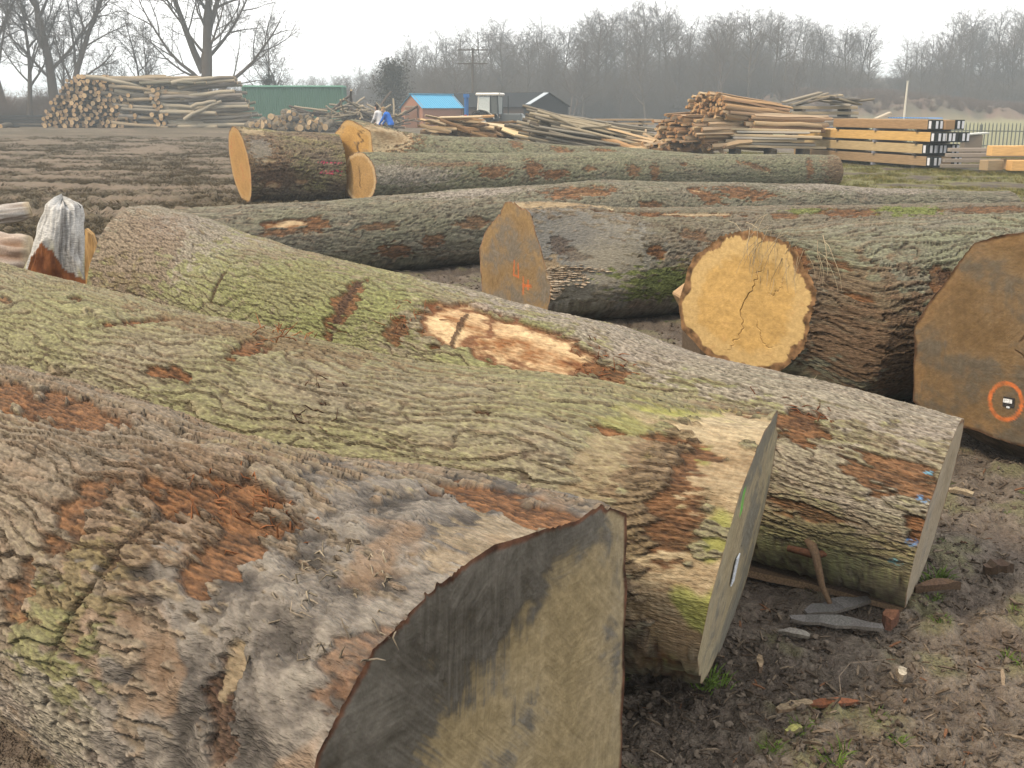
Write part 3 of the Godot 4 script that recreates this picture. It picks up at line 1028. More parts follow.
func make_log(L: Dictionary) -> Node3D:
	var az := deg_to_rad(L.az)
	var axis := Vector3(-sin(az), 0, -cos(az))
	var zax := axis.cross(Vector3.UP)
	var cs := 1.0 if zax.z > 0.0 else -1.0
	var root := thing("felled_log", L.label, "log", Vector3(L.at.x, lie(L.at.x, L.at.y) - 0.015, L.at.y), 0, "felled trunks laid out in rows")
	root.basis = Basis(axis, Vector3.UP, zax)
	var prof: Array = L.prof
	var rv: float = L.get("rv", prof[0].y)
	var amp: float = L.get("amp", 0.02)
	var fx: float = L.get("fx", 3.4)
	var fv: float = L.get("fv", 34.0)
	var sd: float = L.get("seed", 0.0)
	var cut: Vector3 = L.get("cut", Vector3.ZERO)   # slant across, slant upwards, start
	var bend: Vector2 = L.get("bend", Vector2.ZERO)
	var poly: Array = L.get("poly", [])
	var plen: float = L.get("plen", 0.6)
	var spin: float = L.get("spin", 0.0)
	var far_cut: float = L.get("far_cut", 0.0)
	var ss := PackedFloat32Array()
	var s := 0.0
	while s < L.seen:
		ss.append(s)
		s += lerpf(L.ds.x, L.ds.y, s / L.seen)
	while s < L.length:
		ss.append(s)
		s += 0.08
	ss.append(L.length)
	var ths := PackedFloat32Array()
	var t := -180.0
	while t < L.arc.x:
		ths.append(deg_to_rad(t))
		t += 6.0
	t = L.arc.x
	while t < L.arc.y:
		ths.append(deg_to_rad(t))
		t += L.dth
	t = L.arc.y
	while t < 180.0:
		ths.append(deg_to_rad(t))
		t += 6.0
	ths.append(PI)
	var nu := ss.size()
	var nv := ths.size()
	var pc := Vector2.ZERO
	var reach := PackedFloat32Array()
	reach.resize(nv)
	if poly.size():
		for p in poly:
			pc += p / poly.size()
		for j in nv:
			reach[j] = poly_reach(poly, pc.x, pc.y, ths[j])
	var pos := PackedVector3Array()
	var col := PackedColorArray()
	var ids := PackedByteArray()
	pos.resize(nu * nv)
	col.resize(nu * nv)
	ids.resize(nu * nv)
	var names := ["bark"]
	var patches: Array = L.get("patches", [])
	var pid := []
	for p in patches:
		if STRIP_NAMES.has(p[0]) and p[5] > 0.7 and p[3] > 0.035:
			names.append(STRIP_NAMES[p[0]])
			pid.append(names.size() - 1)
		else:
			pid.append(0)
	var plate: Color = L.get("plate", Color(0.26, 0.225, 0.165))
	var furrow: Color = L.get("furrow", Color(0.1, 0.077, 0.056))
	var algae: Color = L.get("algae_colour", Color(0.2, 0.2, 0.075))
	var algae_much: float = L.get("algae", -0.3)
	for i in nu:
		s = ss[i]
		var R0 := prof_at(prof, s)
		var shear := maxf(0.0, 1.0 - s / 0.9)
		var blend := 0.0
		if poly.size():
			blend = 1.0 - sm01(L.get("hold", 0.0), plen, s)
		var near := []
		for k in patches.size():
			if absf(s - patches[k][1]) < maxf(patches[k][3], patches[k][4]) * 1.7 + 0.45 * shear:
				near.append(k)
		for j in nv:
			var th := ths[j]
			var ct := cos(th)
			var st := sin(th)
			var R := R0 * (1.0 + 0.026 * na.get_noise_3d(s * 0.9 + sd, ct * 1.2, st * 1.2) + 0.012 * na.get_noise_3d(s * 3.0, ct * 3.4 + sd, st * 3.4))
			var w := R * st
			var y := R0 + R * ct
			if blend > 0.0:
				var wob := 1.0 + 0.012 * na.get_noise_2d(th * 2.0 + sd, s * 4.0)
				w = lerpf(w, pc.x + reach[j] * st * wob, blend)
				y = lerpf(y, pc.y + reach[j] * ct * wob, blend)
			var x := s + shear * (cut.z + cut.x * w + cut.y * (y - R0))
			var v := th * rv + spin * x
			var xs := x + sd
			# bark: flat plates that lap over one another like shingles, a thin dark crack under each lip, cracked across here and there
			var wv := v + na.get_noise_2d(xs * 1.1 + 40.0, v * 3.0) * 0.02 + na.get_noise_2d(xs * 4.5, v * 9.0) * 0.005
			var wx := xs + na.get_noise_2d(xs * 2.0, v * 9.0) * 0.09
			var fine := nb.get_noise_2d(xs * 30.0, v * 75.0)
			var e := cell.get_noise_2d(wx * fx, wv * fv) + 1.0
			var cv := cellv.get_noise_2d(wx * fx, wv * fv)
			var open := sm01(-0.35, 0.25, na.get_noise_2d(xs * 3.1 + 70.0, v * 11.0))
			var ph := wv * fv * 0.62 + na.get_noise_2d(xs * 1.9 + 9.0, v * 7.0) * 1.1 + na.get_noise_2d(xs * 8.0, v * 17.0) * 0.22 + fine * 0.07
			var lap := ph - floorf(ph)
			var crack := maxf(sm01(0.17, 0.02, lap) * (0.45 + 0.55 * open), sm01(0.13, 0.02, e + fine * 0.05) * (0.25 + 0.75 * (1.0 - open)))
			var h := 0.42 + 0.42 * lap * lap + 0.14 * cv - 0.62 * crack + fine * 0.11
			var hc := clampf(h, 0.0, 1.0)
			var broad := nb.get_noise_2d(xs * 0.9 + 3.0, v * 1.6)
			var c := plate * (0.93 + 0.12 * cv + 0.42 * fine + 0.2 * broad)
			c = c.lerp(Color(0.3, 0.215, 0.15) * (0.9 + 0.4 * fine), (0.12 + 0.5 * sm01(0.6, 0.98, lap)) * sm01(-0.5, 0.4, na.get_noise_2d(wx * fx * 0.8, wv * fv * 0.5 + 30.0)))
			var al := sm01(-0.75, 0.75, broad * 0.8 + 0.5 * fine + 0.16 * cv + algae_much) * 0.85
			c = c.lerp(algae * (0.9 + 0.5 * fine + 0.14 * cv), al * (1.0 - 0.45 * sm01(0.7, 1.0, lap)))
			c = c.lerp(furrow, crack * 0.88)
			var disp := amp * h
			var id := 0
			if near.size():
				var edge := nb.get_noise_2d(xs * 6.0 + 60.0, v * 15.0) * 0.55 + cv * 0.18
				for k in near:
					var p: Array = patches[k]
					var du: float = x - p[1]
					var dv: float = v - deg_to_rad(p[2]) * rv - spin * p[1]
					if p[6] != 0.0:
						var cr := cos(p[6])
						var sr := sin(p[6])
						var q := du * cr + dv * sr
						dv = dv * cr - du * sr
						du = q
					du /= p[3]
					dv /= p[4]
					var dd := du * du + dv * dv
					if dd > 3.2:
						continue
					var f := 1.0 - sqrt(dd) + edge * (0.5 if p[0] == "wood" else 1.0)
					if f <= 0.0:
						continue
					var m: float = sm01(0.0, 0.16, f) * p[5]
					var fib := na.get_noise_2d(xs * 9.0, v * 85.0)
					match p[0]:
						"red":
							fib = na.get_noise_2d(xs * 7.0 + v * 4.0, v * 100.0) * 0.75 + nb.get_noise_2d(xs * 20.0, v * 55.0) * 0.6
							var k1 := clampf(0.42 + fib * 0.6 + fine * 0.25 + edge * 0.5, 0, 1) * sm01(0.0, 0.28, f)
							var rc := Color(0.05, 0.028, 0.018).lerp(Color(0.275, 0.14, 0.068), k1)
							c = c.lerp(rc, m)
							disp = lerpf(disp, -0.009 + fib * 0.004 + fine * 0.003, m)
						"wood":
							var k2 := clampf(0.66 + fib * 0.28 + fine * 0.15 + nb.get_noise_2d(xs * 2.4 + 1.0, v * 6.0) * 0.9, 0, 1)
							var rim := sm01(0.42, 0.16, f)
							var wc := Color(0.26, 0.125, 0.055).lerp(Color(0.6, 0.45, 0.27), k2)
							wc = wc.lerp(Color(0.15, 0.062, 0.032), rim * 0.9)
							c = c.lerp(wc, m)
							disp = lerpf(disp, -0.018 + fib * 0.002 + fine * 0.002, m)
						"grey":
							c = c.lerp(Color(0.285, 0.25, 0.215) * (0.95 + 0.7 * fine + 0.25 * edge - 0.45 * crack), m * 0.8)
							disp = lerpf(disp, amp * (0.15 + 0.7 * h), m)
						"smooth":
							c = c.lerp(Color(0.17, 0.165, 0.155).lerp(Color(0.27, 0.25, 0.2), clampf(0.5 + broad + fine * 0.6, 0, 1)), m)
							disp = lerpf(disp, amp * 0.15 + fine * 0.003, m)
						"clay":
							var lump := nb.get_noise_2d(xs * 4.2 + 8.0, v * 4.2)
							var lump2 := nb.get_noise_2d(xs * 15.0, v * 15.0 + 3.0)
							var crk := absf(na.get_noise_2d(xs * 5.0 + lump2 * 0.5, v * 7.0))
							var k3 := clampf(0.5 + lump * 0.95 + lump2 * 0.3 + fine * 0.2 + na.get_noise_2d(xs * 12.0 + v * 9.0, v * 60.0 - xs * 40.0) * 0.3 * sm01(-0.2, 0.4, lump2), 0, 1)
							var kc := Color(0.072, 0.064, 0.058).lerp(Color(0.235, 0.208, 0.178), k3)
							kc = kc.lerp(Color(0.3, 0.19, 0.11), sm01(0.25, 0.5, nb.get_noise_2d(xs * 2.4 + 20.0, v * 2.4)) * 0.45)
							c = c.lerp(kc, m)
							disp = lerpf(disp, (0.2 + 0.8 * sm01(0.0, 0.22, s)) * (0.006 + lump * 0.015 + lump2 * 0.0045 * (0.4 + sm01(0.0, 0.4, lump)) + fine * 0.0015 - 0.006 * sm01(0.04, 0.0, crk)), m)
						"pale":
							var saw := sin(x * 330.0 + na.get_noise_2d(xs * 6.0, v * 6.0) * 5.0)
							var k4 := clampf(0.5 + fib * 0.25 + broad * 0.6 + edge * 0.5 + saw * 0.08, 0, 1)
							var pcol := Color(0.25, 0.175, 0.1).lerp(Color(0.45, 0.37, 0.24), k4)
							pcol = pcol.lerp(Color(0.27, 0.29, 0.07), sm01(0.0, 0.4, nb.get_noise_2d(xs * 3.0 + 4.0, v * 3.0 + 2.0)) * L.get("pale_green", 0.0))
							c = c.lerp(pcol, m)
							disp = lerpf(disp, -amp * 0.35 + saw * 0.0006 + fine * 0.001, m)
						"green":
							c = c.lerp(Color(0.175, 0.205, 0.06) * (0.9 + fine * 0.6 - 0.5 * crack), m)
						"brown":
							c = c.lerp(Color(0.18, 0.118, 0.075) * (0.95 + fine * 0.6 - 0.55 * crack), m)
						"dark":
							c = c.lerp(Color(0.075, 0.045, 0.03) * (1.0 + fine), m)
							disp = lerpf(disp, -amp * 0.8 + fine * 0.005, m)
						"paint":
							c = c.lerp(p[7], m * clampf(0.4 + fine * 2.0 + 0.4 * (hc - 0.5), 0, 1) * 0.8)
					if pid[k] and m > 0.5:
						id = pid[k]
			w += st * disp
			y += ct * disp
			if far_cut != 0.0:
				x += far_cut * w * sm01(0.5, 1.0, s / L.length)
			if i == 0:
				x = cut.z + cut.x * w + cut.y * (y - R0)
			if y < 0.004:
				y = 0.004
			w += bend.x * s + bend.y * s * s
			pos[i * nv + j] = Vector3(x, y, w * cs)
			c.a = 1.0
			col[i * nv + j] = c
			ids[i * nv + j] = id
	# each patch in one piece is a part of its own; scraps stay with the bark
	var fresh := PackedByteArray()
	fresh.resize(nu * nv)
	for a0 in nu * nv:
		if ids[a0] == 0 or fresh[a0] != 0:
			continue
		var was := ids[a0]
		var todo := PackedInt32Array([a0])
		var held := PackedInt32Array()
		fresh[a0] = 255
		while todo.size():
			var q := todo[-1]
			todo.remove_at(todo.size() - 1)
			held.append(q)
			for b0 in [q - nv, q + nv, q - 1 if q % nv > 0 else -1, q + 1 if q % nv < nv - 1 else -1]:
				if b0 >= 0 and b0 < nu * nv and ids[b0] == was and fresh[b0] == 0:
					fresh[b0] = 255
					todo.append(b0)
		if held.size() >= 40 and names.size() < 250:
			names.append(names[was])
			for q in held:
				fresh[q] = names.size() - 1
		else:
			for q in held:
				ids[q] = 0
				fresh[q] = 0
	ids = fresh
	var ms := grid_meshes(pos, col, nu, nv, cs > 0.0, ids, true)
	for id in ms:
		part(names[id], ms[id], M.bark if L.ds.x < 0.014 else M.bark_far, root)
	# the sawn face, on the rim that the bark ends in
	var rim := []
	for j in nv:
		rim.append(pos[j])
	make_face(root, L.face, rim, ths, cs, cut, prof[0].y, sd)
	# the far end
	var last := []
	for j in nv:
		last.append(pos[(nu - 1) * nv + j])
	var R1 := prof_at(prof, L.length)
	make_far_end(root, last, Vector3(L.length, R1, (bend.x * L.length + bend.y * L.length * L.length) * cs))
	return root


func make_far_end(root: Node3D, rim: Array, mid: Vector3) -> void:
	var nv := rim.size()
	var pos := PackedVector3Array()
	var col := PackedColorArray()
	for i in 6:
		for j in nv:
			pos.append(mid.lerp(rim[j], i / 5.0))
			col.append(Color(0.5, 0.36, 0.18) * (1.0 if i < 5 else 0.4))
	part("far_cut_face", grid_meshes(pos, col, 6, nv, false, PackedByteArray(), true)[0], M.face, root)


func make_face(root: Node3D, F: Dictionary, rim: Array, ths: PackedFloat32Array, cs: float, cut: Vector3, R0: float, sd: float) -> void:
	var nr: int = F.get("rings", 50)
	var na_: int = F.get("rays", 160)
	var mid := Vector3.ZERO
	for p in rim:
		mid += p
	var lo := Vector2(1e9, 1e9)
	var hi := Vector2(-1e9, -1e9)
	for p in rim:
		lo = lo.min(Vector2(p.z, p.y))
		hi = hi.max(Vector2(p.z, p.y))
	var cw := (lo.x + hi.x) * 0.5 * cs
	var cy := (lo.y + hi.y) * 0.5
	mid = Vector3(cut.z + cut.x * cw + cut.y * (cy - R0), cy, cw * cs)
	var n := Vector3(-1.0, cut.y, cut.x * cs).normalized()
	var heart: Color = F.get("heart", Color(0.6, 0.4, 0.17))
	var sap: Color = F.get("sap", Color(0.68, 0.5, 0.26))
	var sapw: float = F.get("sapw", 0.1)
	var bark: float = F.get("bark", 0.035)
	var stain: Color = F.get("stain", Color(0.08, 0.08, 0.078))
	var much: float = F.get("much", -0.6)
	var cracks: Array = F.get("cracks", [])
	var weather: float = F.get("weather", 0.3)
	var pith: Vector2 = F.get("pith", Vector2.ZERO)
	var pos := PackedVector3Array()
	var col := PackedColorArray()
	for i in nr + 1:
		var rho := float(i) / nr
		for j in na_ + 1:
			var f := float(j) / na_ * (rim.size() - 1)
			# equal steps of angle, along the straight pieces of the rim
			var th := -PI + TAU * j / na_
			var k := clampi(ths.bsearch(th) - 1, 0, rim.size() - 2)
			f = clampf((th - ths[k]) / maxf(ths[k + 1] - ths[k], 1e-6), 0.0, 1.0)
			var edge: Vector3 = rim[k].lerp(rim[k + 1], f)
			var P := mid.lerp(edge, rho)
			var a := P.z * cs - cw
			var b := P.y - cy
			var rr := Vector2(a, b).length()
			var reach := Vector2(edge.z * cs - cw, edge.y - cy).length()
			var from_rim := reach * (1.0 - rho)
			var q := Vector2(a, b) - pith
			var ringr := q.length() * (1.0 + 0.08 * na.get_noise_2d(a * 3.0 + sd, b * 3.0))
			var ring: float = (na.get_noise_2d(ringr * 45.0, sd) * 0.5 + na.get_noise_2d(ringr * 120.0, sd + 4.0) * 0.3) * F.get("ring", 0.6)
			var n1 := nb.get_noise_2d(a * 2.2 + sd, b * 2.2)
			var n2 := nb.get_noise_2d(a * 11.0 + sd, b * 11.0)
			var dir: float = F.get("saw_turn", 0.5)
			dir += snappedf(1.6 * na.get_noise_2d(a * 1.7 + sd, b * 1.7) + 0.25 * n2, 0.8)
			var along := a * cos(dir) + b * sin(dir)
			var across := b * cos(dir) - a * sin(dir)
			var bow := across + 0.03 * sin(along * 2.5 + sd) + 0.002 * na.get_noise_2d(along * 9.0, across * 9.0)
			var saw: float = (na.get_noise_2d(along * 4.0, bow * 130.0 + sd) * 0.7 + na.get_noise_2d(along * 2.0 + 9.0, bow * 38.0 + sd) * 0.5) * F.get("saw", 0.5)
			var c: Color = heart * (1.0 + 0.13 * ring + 0.16 * n1 + 0.1 * n2 + 0.2 * saw)
			c = c.lerp(sap, sm01(sapw + 0.03, sapw - 0.02, from_rim + n2 * 0.02) * F.get("sap_much", 0.8))
			var gap := 0.0
			for ck in cracks:   # [angle, from, to, width]
				var ca: float = ck[0] + 0.25 * na.get_noise_2d(q.length() * 5.0, ck[0] * 9.0) + 0.1 * na.get_noise_2d(q.length() * 22.0, ck[0] * 5.0)
				var dq := q.length() * sin(clampf(angle_difference(atan2(q.x, q.y), ca), -1.5, 1.5))
				var l := sm01(ck[1] - 0.03, ck[1] + 0.02, q.length()) * sm01(ck[2] + 0.03, ck[2] - 0.04, q.length())
				gap = maxf(gap, sm01(ck[3] * 2.0, ck[3] * 0.4, absf(dq)) * l)
			var dirt := sm01(-0.25, 0.5, F.get("rim_dirt", 0.0) * sm01(0.42, 0.12, from_rim + n1 * 0.12) * sm01(-0.25, 0.15, a + b * 0.8) + n1 * 0.9 + n2 * 0.35 + saw * 0.45 + much + F.get("low", 0.0) * (-b) + F.get("side", 0.0) * a)
			c = c.lerp(stain * (1.0 + 0.45 * n2 + 0.55 * saw + 0.35 * n1), dirt * F.get("dirt", 0.9))
			c = c.lerp(Color(0.36, 0.33, 0.28) * (1.0 + 0.2 * saw), weather * clampf(0.5 + n1 + saw * 0.3, 0, 1))
			c = c.lerp(Color(0.07, 0.04, 0.022), gap * F.get("gap", 0.8))
			var bw := bark * (1.0 + 0.6 * na.get_noise_2d(atan2(a, b) * 3.0 + sd, 2.0) + 0.1 * na.get_noise_2d(atan2(a, b) * 9.0, sd))
			c *= 1.0 + 0.07 * nf.get_noise_2d(along * 25.0, across * 260.0 + sd) * F.get("saw", 0.5)
			if bark > 0.0:
				c = c.lerp(F.get("bark_colour", Color(0.2, 0.12, 0.07)) * (1.0 + 0.8 * n2), sm01(bw + 0.006, bw - 0.006, from_rim))
			if F.has("marks"):
				for mk in F.marks:   # [kind, colour, a, b, ...]
					var on := 0.0
					if mk[0] == "ring":
						var g2 := Vector2((a - mk[2]) / mk[4], (b - mk[3]) / mk[5])
						on = sm01(mk[6], mk[6] * 0.55, absf(g2.length() - 1.0) + n2 * 0.02)
					else:
						var pa := Vector2(a - mk[2], b - mk[3])
						var pb := Vector2(mk[4] - mk[2], mk[5] - mk[3])
						var hh := clampf(pa.dot(pb) / pb.length_squared(), 0.0, 1.0)
						on = sm01(mk[6] * 1.3, mk[6] * 0.6, (pa - pb * hh).length() + n2 * mk[6] * 0.5)
					c = c.lerp(mk[1], on * clampf(0.72 + n2 * 0.5 + saw * 0.4, 0, 0.92))
			c.a = 1.0
			col.append(c)
			var inn := sm01(1.0, 0.97, rho)
			pos.append(P + n * inn * (saw * 0.0012 + n2 * 0.0008 - gap * 0.006 + n1 * 0.002))
	part("sawn_face", grid_meshes(pos, col, nr + 1, na_ + 1, cs < 0.0, PackedByteArray(), true)[0], M.face, root)
	root.set_meta("face_mid", mid)
	root.set_meta("face_n", n)


func build_logs() -> void:
	var dark_oak := {"rings": 170, "rays": 480, "heart": Color(0.270, 0.211, 0.117), "sap": Color(0.279, 0.225, 0.135), "sapw": 0.05, "bark": 0.012, "bark_colour": Color(0.088, 0.041, 0.024), "much": -0.3, "side": 0.4, "low": -0.1, "rim_dirt": 1.25, "weather": 0.12, "saw": 0.6, "saw_turn": 0.75, "stain": Color(0.051, 0.049, 0.046), "pith": Vector2(0.1, -0.1)}
	make_log({"label": "nearest big log in the left corner with mud-grey trimmed butt and dark squared end", "at": Vector2(-0.10, -1.97), "az": 50.0, "seed": 3.0,
		"prof": [Vector2(0, 0.43), Vector2(0.5, 0.475), Vector2(1, 0.455), Vector2(2, 0.455), Vector2(3.5, 0.42), Vector2(6, 0.4)], "rv": 0.46, "length": 6.0, "seen": 2.3, "ds": Vector2(0.004, 0.006), "arc": Vector2(-55, 125), "dth": 0.48,
		"poly": [Vector2(-0.575, 0.78), Vector2(-0.46, 0.826), Vector2(-0.1, 0.86), Vector2(-0.03, 0.85), Vector2(0.24, 0.768), Vector2(0.375, 0.615), Vector2(0.46, 0.33), Vector2(0.38, 0.08), Vector2(0.1, 0.01), Vector2(-0.3, 0.02), Vector2(-0.571, 0.088)], "plen": 0.95, "hold": 0.36,
		"plate": Color(0.225, 0.185, 0.138), "furrow": Color(0.075, 0.055, 0.04), "algae": -0.95, "amp": 0.02, "fx": 5.0, "fv": 31.0,
		"patches": [
			["green", 0.78, 80, 0.2, 0.28, 0.45, 0.0], ["grey", 0.75, 105, 0.35, 0.2, 0.9, 0.0], ["brown", 0.75, 34, 0.25, 0.3, 0.55, 0.0],
			["clay", 0.14, 70, 0.48, 0.62, 1.0, 0.0], ["clay", 0.1, -10, 0.45, 0.42, 1.0, 0.0],
			["pale", 0.0, -18, 0.16, 0.2, 0.5, 0.0], ["red", 0.62, 18, 0.2, 0.075, 1.0, 0.25], ["red", 0.5, 33, 0.07, 0.16, 0.9, 0.0], ["red", 0.93, 38, 0.07, 0.13, 0.85, 0.0], ["dark", 0.72, 45, 0.013, 0.34, 0.65, -0.25],
			["red", 1.45, 5, 0.3, 0.09, 0.95, 0.0], ["red", 1.72, 8, 0.22, 0.07, 0.9, 0.0], ["red", 0.16, -38, 0.3, 0.07, 1.0, 0.0], ["red", 0.99, 66, 0.06, 0.07, 0.8, 0.0], ["red", 0.0, 50, 0.09, 0.12, 0.55, 0.3],
			["dark", 0.28, 76, 0.05, 0.14, 0.9, 0.3], ["pale", 0.3, 64, 0.03, 0.06, 0.5, 0.3]],
		"face": dark_oak})
	make_log({"label": "second log from the front, ridged mossy bark, a pale trimmed flare at its butt", "at": Vector2(0.578, -3.008), "az": 55.0, "seed": 17.0, "bend": Vector2(0.14, -0.035),
		"prof": [Vector2(0, 0.425), Vector2(0.5, 0.445), Vector2(1, 0.435), Vector2(2, 0.46), Vector2(3, 0.48), Vector2(4, 0.49), Vector2(7, 0.47)], "rv": 0.45, "length": 7.0, "seen": 4.6, "ds": Vector2(0.0044, 0.0105), "arc": Vector2(-40, 105), "dth": 0.5,
		"poly": [Vector2(-0.2, 0.84), Vector2(0.02, 0.845), Vector2(0.26, 0.74), Vector2(0.41, 0.48), Vector2(0.4, 0.3), Vector2(0.2, 0.12), Vector2(-0.1, 0.1), Vector2(-0.36, 0.2), Vector2(-0.44, 0.45), Vector2(-0.36, 0.7)], "plen": 0.5, "cut": Vector3(-0.22, -0.15, -0.1), "pale_green": 0.75,
		"plate": Color(0.298, 0.260, 0.187), "algae": 0.12, "algae_colour": Color(0.222, 0.222, 0.108), "amp": 0.013, "fx": 5.5, "fv": 42.0,
		"patches": [
			["pale", 0.17, 30, 0.08, 0.3, 0.5, 0.0], ["brown", 0.0, 50, 0.13, 0.7, 0.7, 0.0], ["dark", -0.06, 45, 0.07, 0.75, 0.6, 0.0], ["red", -0.07, 45, 0.075, 0.8, 0.75, 0.0], ["pale", -0.1, 2, 0.24, 0.17, 1.0, 0.0], ["pale", -0.2, 40, 0.13, 0.18, 1.0, 0.0], ["pale", -0.21, 94, 0.24, 0.22, 1.0, 0.0],
			["red", 2.277, 14.4, 0.16, 0.028, 1.0, 0.5], ["dark", 2.34, 20, 0.06, 0.014, 1.0, 0.6], ["red", 1.646, 17, 0.07, 0.085, 1.0, 0.0], ["red", 1.896, 41, 0.11, 0.03, 1.0, 0.0], ["red", 2.765, 10, 0.06, 0.03, 0.9, 0.0],
			["red", 0.606, 28.6, 0.06, 0.014, 1.0, 0.0], ["red", 0.211, 25, 0.05, 0.018, 1.0, 0.0], ["red", 0.06, 22, 0.09, 0.025, 0.9, 0.0], ["brown", 1.7, 5, 0.7, 0.08, 0.6, 0.0], ["red", 0.5, 60, 0.03, 0.02, 0.8, 0.0], ["red", 3.1, 25, 0.08, 0.03, 0.8, 0.0]],
		"face": {"rings": 60, "rays": 200, "heart": Color(0.324, 0.270, 0.171), "sap": Color(0.324, 0.279, 0.180), "much": 0.02, "side": -0.9, "bark": 0.004, "weather": 0.2, "stain": Color(0.082, 0.082, 0.068), "saw": 0.7, "saw_turn": 1.3, "marks": [["line", Color(0.12, 0.5, 0.06), 0.16, 0.17, 0.2, 0.24, 0.02]]}})
	make_log({"label": "third log from the front, green bark with a long torn bare patch", "at": Vector2(1.442, -3.619), "az": 49.0, "seed": 31.0,
		"prof": [Vector2(0, 0.335), Vector2(0.5, 0.36), Vector2(1, 0.375), Vector2(1.5, 0.41), Vector2(2.5, 0.44), Vector2(3.5, 0.47), Vector2(4, 0.5), Vector2(4.5, 0.54), Vector2(5, 0.555), Vector2(5.5, 0.54), Vector2(6, 0.5)], "rv": 0.44, "length": 5.05, "far_cut": -0.5, "seen": 5.0, "ds": Vector2(0.0055, 0.011), "arc": Vector2(-40, 110), "dth": 0.55,
		"cut": Vector3(-0.2, -0.15, -0.06), "plate": Color(0.306, 0.263, 0.192), "algae": 0.1, "algae_colour": Color(0.232, 0.248, 0.108), "amp": 0.011, "fx": 5.0, "fv": 44.0,
		"patches": [
			["grey", 0.6, -2, 1.4, 0.3, 0.95, 0.0], ["grey", 1.9, -15, 0.7, 0.16, 0.8, 0.0], ["grey", 4.8, 15, 1.0, 0.42, 0.9, 0.0], ["brown", 4.7, 45, 0.5, 0.3, 0.5, 0.0], ["grey", -0.05, 80, 0.22, 0.12, 0.7, 0.0], ["green", 3.0, 40, 0.9, 0.3, 0.4, 0.0], ["brown", 0.15, 95, 0.6, 0.1, 0.35, 0.0], ["grey", 0.1, 62, 0.5, 0.12, 0.5, 0.0],
			["wood", 1.7, 36, 0.56, 0.14, 1.0, -0.08], ["wood", 2.05, 32, 0.22, 0.16, 1.0, 0.0], ["dark", 2.02, 33, 0.018, 0.11, 0.9, 0.2], ["red", 1.2, 39, 0.12, 0.06, 0.9, 0.0], ["grey", 1.98, 14, 0.08, 0.03, 0.9, 0.0],
			["red", 2.76, 38, 0.085, 0.19, 0.95, 0.25], ["dark", 2.765, 38, 0.032, 0.2, 1.0, 0.25], ["red", 2.33, 48, 0.08, 0.07, 0.9, 0.0], ["red", 0.353, 42, 0.12, 0.085, 0.95, 0.0], ["dark", 0.36, 38, 0.05, 0.03, 0.6, 0.0],
			["red", -0.02, 55, 0.2, 0.085, 0.9, 0.05], ["red", -0.12, 80, 0.05, 0.07, 1.0, 0.0], ["red", 0.25, 88, 0.14, 0.05, 0.7, 0.0], ["dark", 3.75, 52, 0.015, 0.12, 0.8, 0.0],
			["paint", -0.11, 47.3, 0.018, 0.012, 1.0, 0.0, Color(0.12, 0.4, 0.6)], ["paint", -0.118, 64, 0.02, 0.016, 1.0, 0.0, Color(0.13, 0.36, 0.7)], ["paint", -0.105, 90, 0.018, 0.026, 1.0, 0.0, Color(0.12, 0.3, 0.62)], ["paint", -0.06, 104, 0.03, 0.03, 0.8, 0.0, Color(0.06, 0.28, 0.36)]],
		"face": {"rings": 50, "rays": 160, "heart": Color(0.319, 0.263, 0.184), "sap": Color(0.337, 0.282, 0.202), "weather": 0.35, "much": -0.5, "bark": 0.012, "saw": 0.7, "saw_turn": 1.4}})
